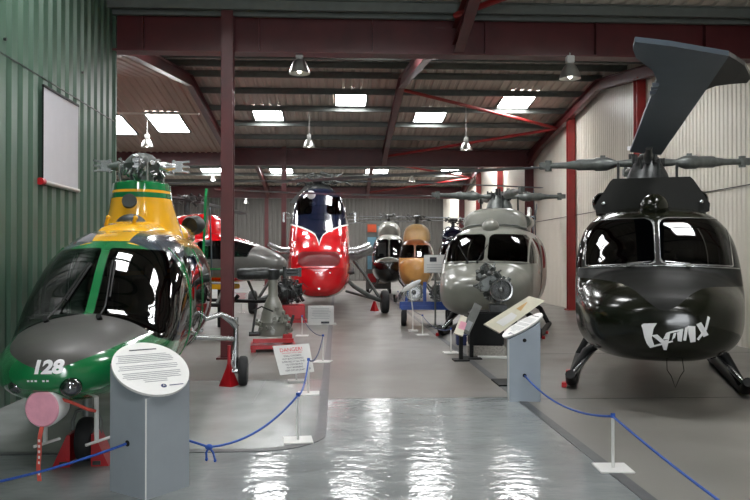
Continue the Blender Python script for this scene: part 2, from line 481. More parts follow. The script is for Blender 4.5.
# purlins
mb = MB(); y = -9.6
ys = []
for (a, ka), (b, kb) in zip(RIDGES[1:-1], RIDGES[2:]):
    n = 5
    for i in range(n): ys.append(a+(b-a)*i/n+(.25 if i == 0 else 0))
ys += [12.15, 12.4]
for y in ys:
    if YF < y < YB:
        z = roofz(y)-.08
        mb.box(((XL+XR)/2, y, z), (XR-XL, .012, .15)); mb.box(((XL+XR)/2, y+.035, z-.075), (XR-XL, .07, .012)); mb.box(((XL+XR)/2, y-.035, z+.07), (XR-XL, .07, .012))
struct('trim_7', mb, 'purlin')
# valley girders
for i, yb in enumerate((B1, B2, B3)):
    x0 = XG-.1 if i == 0 else XL
    mb = MB(); mb.ibeam((x0, yb, 5.36), (XR-.05, yb, 5.36), .30, .64, .03)
    if i == 0:
        for x in np.arange(-3.2, 7, 1.9): mb.box((x, yb, 5.36), (.02, .26, .58))
    struct('trim_%d' % (8+i), mb, 'red_steel')
# portal rafters with haunches
RX = [-3.95, 1.75, 7.2, -9.6]
mb = MB()
for (a, ka), (b, kb) in zip(RIDGES[2:], RIDGES[3:]):
    for x in RX:
        if b <= B1+.1 and x < XG: continue
        if a > 44: continue
        if b <= B1+.1: x = x+.28
        za, zb = roofz(a)-.36, roofz(b)-.36
        mb.ibeam((x, a, za), (x, b, zb), .17, .30, .02)
        # haunch wedge at the valley end
        yv, s_ = (b, -1) if ka else (a, 1)
        zv = ZV-.5
        yv2 = yv+s_*.17
        y2 = yv+s_*1.9; z2 = roofz(y2)-.5
        mb.prism([(x-.01, yv2, zv), (x-.01, yv2, 5.07), (x-.01, y2, z2)], (.02, 0, 0))
        mb.bar((x, yv2, 5.07), (x, y2, z2), .17, .02)
struct('trim_11', mb, 'red_steel')
mb = MB()
def brace(p, q, r=.05): mb.cyl(p, q, r, n=10)
for yr in (20.3, 35.7):
    brace((1.75, yr+.3, 6.28), (7.2, yr+3.85, 5.85)); brace((7.2, yr+3.85, 5.85), (1.75, yr+7.3, 5.35))
brace((1.9, B1-.6, 5.55), (7.2, 6.5, roofz(6.5)-.45))
brace((-3.95, B1+.4, 5.2), (-9.6, 19.9, roofz(19.9)-.6))
struct('trim_12', mb, 'red_bright')
mb = MB()
brace((-3.8, 20.9, 5.6), (-13, 20.9, 5.6), .025)
struct('trim_13', mb, 'white_wall')

def column(x, y, top, w=.19, d=.22, m='red_steel'):
    c = MB(); c.ibeam((x, y, 0), (x, y, top), w, d, .022, up=Vector((0,1,0))); c.box((x, y, .015), (w+.12, d+.12, .03))
    return c
k = 14
for x, y, t_, w in ((-1.78, B1-.28, 5.7, .19), (-3.95, B2, 5.04, .2), (-1.95, B2-.3, 5.7, .17), (-4.05, B3, 5.04, .2), (-1.9, B3, 5.04, .2), (-9.6, B2, 5.04, .2), (-9.6, B3, 5.04, .2)):
    struct('trim_%d' % k, column(x, y, t_, w), 'red_steel'); k += 1
for y in (12.4+5.25, 22.95, B2, 33.1, 38.2, B3):
    big = y in (B2, B3)
    struct('trim_%d' % k, column(XR-.14, y, roofz(y)-.45, .22 if not big else .3, .22), 'red_steel' if big else 'red_bright'); k += 1

# skylights: translucent panels set in the roof slope
def skylight(x, y, w, l, idx):
    lined = x < XLN and B1 < y < B2
    dz = -.31 if lined else -.015
    y0, y1 = y-l/2, y+l/2; m_ = MB()
    z0, z1 = roofz(y0)+dz, roofz(y1)+dz
    m_.prism([(x-w/2, y0, z0), (x+w/2, y0, z0), (x+w/2, y1, z1), (x-w/2, y1, z1)], (0, 0, .01))
    o = struct('window_%d' % idx, m_, 'skylight')
    f = MB()
    for a, b in (((x-w/2, y0, z0), (x+w/2, y0, z0)), ((x+w/2, y0, z0), (x+w/2, y1, z1)), ((x+w/2, y1, z1), (x-w/2, y1, z1)), ((x-w/2, y1, z1), (x-w/2, y0, z0))): f.bar(a, b, .05, .05)
    build('window_frame', f, 'purlin', o)
idx = 1
def midbay(y):   # centre of the purlin bay a panel sits in
    return 12.6+1.54*(math.floor((y-12.6)/1.54)+.5)
def onroof(px, py, y0=20.4, y1=27.9):
    best = None
    for i in range(400):
        y = y0+(y1-y0)*i/399; p = WY(px, py, y); e = abs(p.z-(roofz(y)-.02))
        if best is None or e < best[0]: best = (e, p)
    return best[1]
for px, py, w, l in ((351, 100, .95, 1.3), (268, 115, .95, 1.3), (430, 117, 1.0, 1.3), (517, 104, 1.0, 1.5), (168, 113.5, 1.05, 2.0), (114, 116, 1.0, 2.0)):
    p = onroof(px, py); yy = midbay(p.y) if px > 200 else p.y; skylight(p.x*yy/p.y, yy, w, l, idx); idx += 1
for px in (152, 212, 281, 377, 452):
    p = onroof(px, 171, 35.9, 43); yy = midbay(p.y); skylight(p.x*yy/p.y, yy, 1.2, 1.36, idx); idx += 1
for x, y in ((-2.2, 14.8), (.9, 15.6), (4.6, 14.8)):  # unseen panels on the rising slope, added only for their light
    skylight(x, y, 1.0, 1.6, idx); idx += 1
for x, y in ((-2.2, 8.0), (.9, 8.6), (4.6, 8.0), (-1.6, 1.0), (2.6, 1.0), (.9, -5.5)):  # out-of-view panels overhead, put in to light the foreground
    skylight(x, y, 1.0, 1.8, idx); idx += 1
for x in (-9.5, -6.5, -3, .2, 3.4, 6.2):  # hidden row added to brighten the back of the hall
    skylight(x, 33.3, 1.3, 2.2, idx); idx += 1
for x in (-9.5, -6.5, -3, .2, 3.4, 6.2):  # second added row, out of sight, more light for the far end
    skylight(x, 46.5, 1.3, 2.6, idx); idx += 1
for x in (-7, -11):  # extra unseen panels, added to lift the far left area
    skylight(x, 16, 1.0, 1.6, idx); idx += 1

# pendant high-bay lamps
def lamp(px, py, d, s, zt, label, drop=True):
    p = W(px, py, d)
    t = thing('pendant_lamp', label, 'lamp', (p.x, p.y, p.z), 0, 'bell shaped pendant lamps')
    b = MB(); b.box((0, 0, .30*s), (.17*s, .17*s, .16*s), bevel=.01); b.cyl((0,0,.20*s), (0,0,.24*s), .05*s); build('ballast_box', b, 'board', t)
    sh = MB(); prof = [(.05, .2), (.09, .19), (.14, .14), (.19, .04), (.235, -.10), (.24, -.13), (.232, -.125), (.185, .03), (.13, .13), (.06, .18)]
    sh.lathe([(r*s, h*s) for r, h in prof], (0,0,0), n=28); build('lamp_shade', sh, 'alu', t, 50)
    bu = MB(); bu.ell((0,0,-.02*s), (.06*s, .06*s, .11*s)); build('bulb', bu, 'lampglow', t, 180)
    if zt-p.z > .39*s:
        w_ = MB(); w_.cyl((0,0,.37*s), (0,0,zt-p.z), .008); build('suspension_wire', w_, 'board', t)
    return t
lamp(299.5, 68, B1*1.0+.03, .74, 5.04, 'large silver bell lamp under the near red girder, above the red helicopter')
lamp(570, 73, B1*1.0-.15, .74, 5.04, 'large silver bell lamp under the near red girder, right of centre')
def rz_(px, py, d): p = W(px, py, d); return roofz(p.y)-.02
for px, py, d, lab in ((147, 144, 23.5, 'hanging bell lamp just right of the green wall edge'),
    (309, 144, 23.5, 'hanging bell lamp in the second bay above the navy cockpit'),
    (466, 147, 23.5, 'hanging bell lamp in the second bay below the crossed red braces'),
    (185, 161, 33, 'small hanging bell lamp between the green rotor head and red column'),
    (213, 180, 40, 'small far bell lamp just left of the near red column'),
    (412, 180, 40, 'small far bell lamp right of the navy cockpit'),
    (246, 202, 48, 'tiny far bell lamp just right of the near red column')):
    lamp(px, py, d, .78 if d < 30 else .72, rz_(px, py, d), lab)

# projector screen on the green wall
a = WY(43, 87, 1); 
def onwall(px, py):
    r = ray(px, py); t = (XG+.03)/r.x; return CAM+r*t
p0 = onwall(43.5, 87); p1 = onwall(78, 106); q0 = onwall(43.5, 183); q1 = onwall(78, 190)
ya, yb_ = p0.y, p1.y; zt = (p0.z+p1.z)/2; zb = (q0.z+q1.z)/2
t = thing('projector_screen', 'white pull-down screen with red end cap hanging on the green corrugated wall', 'screen', (XG+.03, ya, zb))
L = yb_-ya; H = zt-zb
s1 = MB(); s1.box((0, L/2, H/2), (.008, L, H)); build('screen_fabric', s1, 'screen', t)
s1 = MB(); s1.cyl((0, -.05, 0), (0, L+.03, 0), .028, n=16); build('bottom_roller', s1, 'alu', t, 60)
s1 = MB(); s1.cyl((0, -.10, 0), (0, -.0, 0), .045, n=16); build('end_cap', s1, 'redcart', t, 60)
s1 = MB(); s1.box((0, L/2, H+.01), (.03, L+.03, .03)); s1.box((0, -.01, H/2), (.012, .02, H)); build('screen_edge', s1, 'black', t)

# ================================================================== HELICOPTER PIECES
def arm(hubc, ang, prof, droop=0, n=14):
    d = Vector((math.cos(ang), math.sin(ang), droop)).normalized()
    m_ = MB(); m_.lathe(prof, hubc, d, n); return m_, d
def rotor_blade(c, ang, r0, r1, chord, droop, th=.03, sweep=0):
    d = Vector((math.cos(ang), math.sin(ang), 0)); s_ = Vector((-math.sin(ang), math.cos(ang), 0)); m_ = MB(); vs = []; fs = []; N = 12
    for i in range(N+1):
        u = i/N; r = r0+(r1-r0)*u; c0 = Vector(c)+d*r+Vector((0,0,-droop*u*u))
        w = chord*(.45 if i == 0 else (.85 if i == 1 else 1)); hh = th/2
        for a, b in ((-.35, 0), (-.2, .9), (.15, .8), (.65, 0), (.15, -.4), (-.2, -.6)): vs.append(c0+s_*w*a+Vector((0,0,hh*b)))
    for i in range(N):
        for j in range(6): p = i*6+j; q = i*6+(j+1) % 6; fs.append((p, q, q+6, p+6))
    fs += [tuple(range(6))[::-1], tuple(range(N*6, N*6+6))]
    return m_.add(vs, fs)
def seats(parent, xs, y, z, w=.46):
    for x in xs:
        s_ = MB(); s_.box((x, y, z+.06), (w, .46, .14), bevel=.04)
        s_.box((x, y+.26, z+.42), (w, .12, .66), Matrix.Rotation(-.12, 3, 'X'), bevel=.04); s_.box((x, y+.32, z+.82), (w*.5, .09, .16), bevel=.03)
        build('seat', s_, 'seat', parent, 40)
def cabin_inside(parent, surf, yl, x, yp, zp, w, floor_z, y1):
    inn = surf.offset(-.03); I = inn.cut(lambda X, Y, Z: Y-yl); inn = Surf(inn.V, inn.T[I], np.zeros(I.sum(), int))
    inn.obj('cabin_lining', 'lining_in', parent)
    p = MB(); p.box((0, yp, zp), (w, .22, .26), bevel=.03)
    for i in range(8): p.cyl((-w*.4+i*w*.11, yp+.10, zp+.05), (-w*.4+i*w*.11, yp+.13, zp+.05), .04, n=12)
    build('instrument_panel', p, 'panelgrey', parent, 40)
    p = MB(); p.box((0, (yp+y1)/2, floor_z), (w, y1-yp, .03)); build('cabin_floor', p, 'lining_in', parent)

# ------------------------------------------------------------------ green and yellow helicopter
hg = thing('helicopter', 'green and yellow helicopter numbered 128 parked against the green wall', 'helicopter', (-2.0, 5.28, 0), math.radians(4.2))
ST = [(0,.84,.02,.86,.82,2,2), (.02,.84,.14,.93,.75,2,2), (.08,.83,.25,.985,.69,2,2.1), (.22,.82,.38,1.04,.62,2.1,2.3), (.5,.82,.50,1.09,.57,2.2,2.5),
      (.85,.83,.58,1.13,.54,2.2,2.6), (1.12,.86,.63,1.17,.52,2.2,2.7), (1.3,.90,.66,1.31,.51,2.2,2.8), (1.55,.97,.69,1.56,.5,2.25,2.8), (1.8,1.05,.70,1.74,.5,2.3,2.8),
      (2.1,1.12,.71,1.86,.49,2.4,2.8), (2.6,1.18,.72,1.95,.49,2.5,2.8), (3.4,1.2,.72,1.99,.5,2.6,2.8), (4.6,1.2,.70,1.97,.52,2.5,2.7), (5.4,1.25,.58,1.9,.66,2.3,2.4),
      (6.3,1.36,.36,1.78,.92,2.1,2.1), (7.4,1.4,.23,1.66,1.12,2,2), (9.0,1.42,.17,1.6,1.22,2,2), (10.9,1.44,.11,1.56,1.3,2,2)]
S = Surf.loft(ST, per=10, nt=120); S0 = Surf(S.V.copy(), S.T.copy()); bv = S0.bvh()
wsg = lambda x, y, z: mx(.036-np.abs(x+.0)+.0*(z-1.2), z-(1.735-.10*x*x), (1.16-.55*x*x)-z, y-(2.12-.1*(z-1.2)), 1.14-y-.25*np.abs(x))
wind = S.take(wsg)
sidew = lambda x, y, z: mx(rbox(y, z, 2.30, 3.13, .74, 1.66, .12), .3-np.abs(x))
sidew2 = lambda x, y, z: mx(rbox(y, z, 3.33, 4.30, .80, 1.66, .12), .3-np.abs(x))
doorf = lambda x, y, z: mx(rbox(y, z, 2.24, 3.2, .6, 1.72, .1), .3-np.abs(x))
# paint
S.paint(lambda x, y, z: mx(1.80-z-.02*(y-2), 1.9-y), 1)                                # yellow roof
S.paint(lambda x, y, z: mx(1.76-z, z-1.785, 1.9-y), 1)
S.paint(lambda x, y, z: mx(np.abs(z-(.605-.0*x))-.014), 1)                              # waist stripe
S.paint(lambda x, y, z: mx(z-.591), 3)
S.paint(lambda x, y, z: mx((.955+.12*np.abs(x)-.10*np.clip(1-np.abs(x)*2.2,0,1))-z, y-1.5, z-1.172), 2)     # matt panel before the windscreen
S.paint(lambda x, y, z: mx(sdpoly(np.abs(x), y, [(.20,1.95),(.66,1.9),(.66,2.5),(.55,2.72),(.36,2.78),(.24,2.5)], .03), 1.60-z), 4)
S.paint(lambda x, y, z: mx(np.abs(np.abs(z-1.785)-.0)-.0, 99+x*0), 0)
S.paint(lambda x, y, z: mx(5.2-y, 0*z-1), 0)
S.paint(lambda x, y, z: mx(np.abs(z-1.42)-.03, 5.3-y), 1)
doors = S.take(doorf); dw = doors.take(sidew); rw = S.take(sidew2)
MG = ['green', 'yellow', 'antiglare', 'belly', 'smoke']
S.obj('fuselage', MG, hg)
for sgn in (-1, 1):
    dd = Surf(doors.V, doors.T, doors.M); I = (dd.V[dd.T[:,0]][:,0]*sgn > 0)
    do = Surf(dd.V, dd.T[I], dd.M[I]).offset(.006).obj('cabin_door', MG, hg)
    I = (dw.V[dw.T[:,0]][:,0]*sgn > 0); Surf(dw.V, dw.T[I]).obj('window_pane', 'glass', do)
    h_ = MB(); h_.bar((sgn*.735, 3.0, .84), (sgn*.735, 3.12, .84), .02, .025); build('door_handle', h_, 'silver', do)
    I = (rw.V[rw.T[:,0]][:,0]*sgn > 0); Surf(rw.V, rw.T[I]).obj('side_window', 'glass', hg)
    I = (wind.V[wind.T[:,0]][:,0]*sgn > 0); Surf(wind.V, wind.T[I]).obj('windscreen', 'glass', hg)
cabin_inside(hg, S, 4.7, 0, 1.42, 1.02, 1.05, .62, 4.5)
seats(hg, (-.3, .3), 2.35, .68)
# frames: seam lines of doors
fr = MB()
def surf_line(pts, off, sgn):
    out = []
    for y, z in pts:
        h = bv.ray_cast(Vector((sgn*3, y, z)), Vector((-sgn, 0, 0)))
        out.append(h[0]+h[1]*(off if h[1].x*sgn > 0 else -off) if h[0] else Vector((sgn*.7, y, z)))
    return out
for sgn in (-1, 1):
    pts = [(2.2, .58), (2.2, 1.2), (2.2, 1.74)]; fr.tube(surf_line([(2.2, .58+i*.116) for i in range(11)], .003, sgn), .008, 6)
    fr.tube(surf_line([(3.27, .58+i*.116) for i in range(11)], .003, sgn), .008, 6)
    fr.tube(surf_line([(2.2+i*.22, .57) for i in range(11)], .003, sgn), .008, 6)
build('door_rail', fr, 'green', hg, 60)
# number and small marks on the nose
tv, tf = text_mesh('128', .118, 0, .006)
decal('fleet_number', bv, [([(v.x*1.14+.002+.16*(v.y), v.y+.85) for v in tv], tf)], 'whiteline', hg, .004, 1)
decal('nose_marking', bv, [([(-.13+i*.026+dx, .79+dz) for dx, dz in ((0,0),(.016,0),(.016,.012),(0,.012))], [(0,1,2,3)]) for i in (0,1,2,4,5)], 'whiteline', hg, .004, 0)
# wipers
def fr_pt(x, z, off=.02):
    h = bv.ray_cast(Vector((x, -2, z)), Vector((0, 1, 0))); return h[0]+Vector((0, -off, off*.6))
for x0, z0, x1, z1 in ((-.30, 1.12, -.10, 1.58), (.13, 1.14, .10, 1.60)):
    w_ = MB(); w_.tube([fr_pt(x0+(x1-x0)*i/6, z0+(z1-z0)*i/6, .03) for i in range(7)], .008, 6)
    w_.tube([fr_pt(x0+(x1-x0)*i/6+.02, z0+(z1-z0)*i/6, .015) for i in range(2, 7)], .011, 6); w_.cyl(fr_pt(x0, z0, .0), fr_pt(x0, z0, .05), .022)
    build('windscreen_wiper', w_, 'black', hg, 60)
# cowling (gearbox fairing)
C = Surf.loft([(0,0,.31,.20,-.20,2.2,2.2)]*2, 1, 8)
cw = MB(); N = 40; lev = [(-.05,.46,.62,.10), (.05,.43,.58,.10), (.15,.40,.52,.07), (.27,.365,.45,.03), (.355,.345,.41,0), (.385,.34,.405,0), (.445,.333,.40,0), (.475,.33,.395,0), (.555,.32,.38,0), (.575,.29,.35,0), (.58,.25,.30,0), (.58,.0,.0,0)]
vs = []; fs = []; ms = []
for z, rx, ry, off in lev:
    for j in range(N): q = 2*PI*j/N; vs.append((rx*math.cos(q), 3.55+off+ry*math.sin(q), 1.93+z))
cw.v = vs
for i in range(len(lev)-1):
    for j in range(N):
        cw.f.append((i*N+j, i*N+(j+1) % N, (i+1)*N+(j+1) % N, (i+1)*N+j)); cw.m.append(1 if i == 5 or i > 6 else 0)
fair = build('rotor_fairing', cw, ['yellow', 'green'], hg, 40)
it = MB()
it.lathe([(0, -.02), (.078, -.02), (.085, .04), (.0, .04)], (-.06, 3.135, 2.27), (0, .97, -.25), 24); build('round_intake', it, 'belly', fair, 40)
it = MB(); it.ell((-.02, 3.02, 1.99), (.17, .10, .13)); build('intake_scoop', it, 'belly', fair, 60)
# engine deck behind the fairing
ed = Surf.loft([(3.7,1.9,.42,2.06,1.8,2.3,2), (4.0,1.9,.48,2.10,1.8,2.5,2), (4.8,1.9,.46,2.10,1.8,2.5,2), (5.5,1.9,.36,2.04,1.75,2.3,2), (6.2,1.85,.15,1.9,1.6,2,2)], 6, 40)
ed.obj('engine_cowling', 'yellow', hg)
for s_ in (-1, 1): build('engine_exhaust', MB().lathe([(0,.1),(.08,.1),(.11,0),(.13,.05),(.13,.2),(.1,.3),(0,.3)], (s_*.40, 4.7, 2.06), (s_*.3,.95,.1)), 'belly', hg, 50)
fd = Surf.loft([(2.35,1.82,.22,1.90,1.75,2,2), (2.5,1.85,.27,1.985,1.75,2.4,2), (2.9,1.85,.30,2.04,1.75,2.6,2), (3.6,1.9,.36,2.07,1.8,2.6,2)], 6, 40); fd.obj('roof_fairing', 'yellow', hg)
for x in (-.17, .10):
    h_ = MB(); h_.tube([(x, 2.60, 1.92), (x-.01, 2.56, 1.98), (x+.01, 2.53, 2.03), (x+.02, 2.53, 2.05)], [.024,.02,.018,.02], 10); h_.ell((x+.02, 2.53, 2.055), (.026,.024,.022)); build('roof_fitting', h_, 'yellow', hg, 60)
# rotor head
rh = Vector((0, 3.55, 2.70))
m_ = MB(); m_.lathe([(.05,-.25),(.13,-.2),(.13,-.12),(.17,-.1),(.20,-.04),(.21,.02),(.17,.08),(.12,.13),(.06,.15),(0,.15)], rh, (0,0,1), 24)
m_.ell(rh+Vector((0,-.16,.05)), (.10,.1,.09)); build('rotor_hub', m_, 'hub', hg, 40)
m_ = MB(); m_.cyl(rh+Vector((0,-.28,.05)), rh+Vector((0,-.23,.05)), .06, n=6)
for i in range(60):
    q = random.random()*2*PI; r = .15+.13*random.random(); c_ = rh+Vector((r*math.cos(q), r*math.sin(q), -.13+.2*random.random()))
    m_.cyl(c_, c_+Vector((random.uniform(-.07,.07), random.uniform(-.07,.07), random.uniform(-.1,.08))), .012+.018*random.random(), n=8)
for q in (0, PI/2, PI, 1.5*PI):
    m_.cyl(rh+Vector((.24*math.cos(q+.4), .24*math.sin(q+.4), -.2)), rh+Vector((.26*math.cos(q+.4), .26*math.sin(q+.4), .02)), .018, n=8)
build('hub_linkage', m_, 'silver', hg, 40)
for k_, q in enumerate((PI, 0, PI/2+.05, -PI/2+.05)):
    m_, d = arm(rh+Vector((0,0,-.0)), q, [(.05,.15),(.06,.2),(.06,.28),(.045,.32),(.04,.38),(.0,.39)])
    s_ = Vector((-math.sin(q), math.cos(q), 0)); e = rh+d*.34
    m_.bar(e, e+d*.12, .05, .13)
    for zz in (-.05, .0, .05): m_.bar(e+d*.1+Vector((0,0,zz)), e+d*.2+Vector((0,0,zz*1.25)), .06, .022)
    m_.cyl(e+d*.02-Vector((0,0,.08)), e+d*.02+Vector((0,0,.08)), .018)
    build('rotor_arm', m_, 'silver', hg, 40)
# tail
m_ = MB(); m_.prism([(-.02,10.3,1.5),(-.02,11.0,1.5),(-.02,11.45,3.05),(-.02,11.0,3.12),(-.02,10.85,2.95)], (.05,0,0)); build('tail_fin', m_, 'green', hg)
m_ = MB(); m_.prism([(-.02,10.2,1.36),(-.02,10.8,1.36),(-.02,11.0,.75),(-.02,10.75,.72)], (.05,0,0)); build('ventral_fin', m_, 'green', hg)
m_ = MB(); m_.box((0, 9.3, 1.42), (1.3, .4, .04), bevel=.01); build('tailplane', m_, 'green', hg)
m_ = MB(); m_.box((.14, 10.6, 1.95), (.02, .12, 1.5), Matrix.Rotation(.35, 3, 'X')); m_.cyl((.02,10.6,1.95), (.16,10.6,1.95), .06); build('tail_rotor', m_, 'blade', hg)
# landing gear
for sgn in (-1, 1):
    wx = sgn*1.12
    g = MB(); g.tube([(sgn*.60,4.05,.86),(sgn*.85,4.2,.93),(sgn*.98,4.3,.84),(sgn*1.03,4.35,.76)], [.03,.032,.05,.045], 10)
    g.tube([(sgn*.55,4.05,.66),(sgn*1.0,4.35,.60)], .032, 10); g.cyl((sgn*1.03,4.35,.88),(sgn*1.03,4.35,.55), .03)
    g.cyl((sgn*1.02,4.37,.56),(sgn*1.02,4.37,.22), .042); g.cyl((sgn*.98,4.37,.19),(sgn*1.15,4.37,.19), .035); g.tube([(sgn*1.0,4.28,.46),(sgn*1.0,4.22,.34),(sgn*1.0,4.31,.22)], .014, 6)
    build('main_gear_strut', g, 'silver', hg, 50)
    w_ = MB(); w_.wheel((wx,4.37,.19), .19, .12); wo = build('main_wheel', w_, 'rubber', hg, 40)
    w_ = MB(); w_.rim((wx,4.37,.19), .19, .12); build('wheel_rim', w_, 'grey_dark', wo, 40)
g = MB(); g.cyl((0.04,.95,.62),(0.04,.95,.36), .04)
for s_ in (-1, 1): g.tube([(.04,.93,.42),(.04+s_*.08,.93,.40),(.04+s_*.11,.93,.32),(.04+s_*.105,.93,.18)], .016, 8)
build('nose_gear_fork', g, 'hub', hg, 50)
w_ = MB(); w_.wheel((.04,.93,.175), .175, .14); wo = build('nose_wheel', w_, 'rubber', hg, 40)
w_ = MB(); w_.rim((.04,.93,.175), .175, .14); build('wheel_rim', w_, 'grey_dark', wo, 40)
# landing lights (glass domes), white T probes
for x, y, r in ((.15, .055, .076), (-.235, .14, .06)):
    m_ = MB(); m_.ell((x, y, .745), (r, r, r*.95)); lo = build('landing_light', m_, 'lens', hg, 180)
    m_ = MB(); m_.ell((x, y+.01, .745), (r*.72, r*.72, r*.7)); build('light_reflector', m_, 'silver', lo, 180)
for x, y in ((-.13, .42), (.235, .42)):
    m_ = MB(); m_.cyl((x, y, .62), (x+.01, y-.03, .27), .017); m_.cyl((x-.05, y-.10, .27), (x+.09, y+.05, .29), .011); build('belly_probe', m_, 'white', hg, 50)
# red chocks by nose wheel
A_ = math.radians(4.2)
def hgw(x, y, z=0): v = Matrix.Rotation(A_, 3, 'Z') @ Vector((x, y, z)); return Vector((-2.0, 5.28, 0))+v
for x, lab in ((-.085, 'red wedge chock on the left of the nose wheel'), (.165, 'red wedge chock on the right of the nose wheel')):
    s_ = 1 if x > 0 else -1; p = hgw(x, .86)
    t = thing('wheel_chock', lab, 'wheel chock', p, A_, 'red wheel chocks')
    m_ = MB(); m_.prism([(-s_*.045, -.12, 0), (s_*.09, -.12, 0), (-s_*.02, -.12, .25), (-s_*.045, -.12, .25)], (0, .24, 0)); build('wedge', m_, 'redcart', t)
    m_ = MB(); m_.box((s_*.0, -.13, .03), (.06, .012, .03)); build('chock_grip', m_, 'darkmetal', t)
# pink round cover hanging under the nose
p = W(47, 407, 5.28)
t = thing('intake_cover', 'round pink cover with white rim and long red streamer hung below the green nose', 'cover', p, math.radians(-10))
m_ = MB(); m_.lathe([(0,-.07),(.118,-.07),(.127,-.06)], (0,0,0), (0,1,0), 36); build('cover_face', m_, 'pink', t, 30)
m_ = MB(); m_.lathe([(.127,-.062),(.134,-.05),(.132,.0),(.115,.10),(.09,.14),(0,.15)], (0,0,0), (0,1,0), 36, ); build('cover_rim', m_, 'white', t, 40)
m_ = MB()
P = [(-.0,-.06,-.12),(-.012,-.07,-.2),(-.012,-.07,-.30),(-.018,-.075,-.40),(-.012,-.07,-.50)]
for a, b in zip(P, P[1:]): m_.bar(a, b, .03, .004, up=Vector((0,1,0)))
ro = build('streamer', m_, 'ribbon', t)
m_ = MB()
for i in range(7): m_.box((-.013, -.0745-.0, -.22-.038*i), (.014, .003, .018))
build('streamer_lettering', m_, 'white', ro)
m_ = MB(); m_.tube([(.10,.0,.06),(.17,.03,.03),(.25,.10,-.03),(.29,.14,-.05)], .012, 6); build('strap', m_, 'ribbon', t)
m_ = MB(); m_.cyl((0,.06,.08),(0,.10,.16), .008); build('hanging_cord', m_, 'ribbon', t)
# red jacking cone beside main wheel
p = G(229, 386)
m_ = MB(); m_.lathe([(0,0),(.125,0),(.125,.015),(.035,.24),(.02,.30),(0,.30)], (0,0,0), (0,0,1), 4); m_.cyl((0,0,.28),(0,0,.52), .022)
o = build('jacking_cone', m_, 'redcart', None); o.location = p; o.rotation_euler = (0,0,.3); tag(o, 'red pyramid shaped jack standing beside the main wheel of the green helicopter', 'jack')

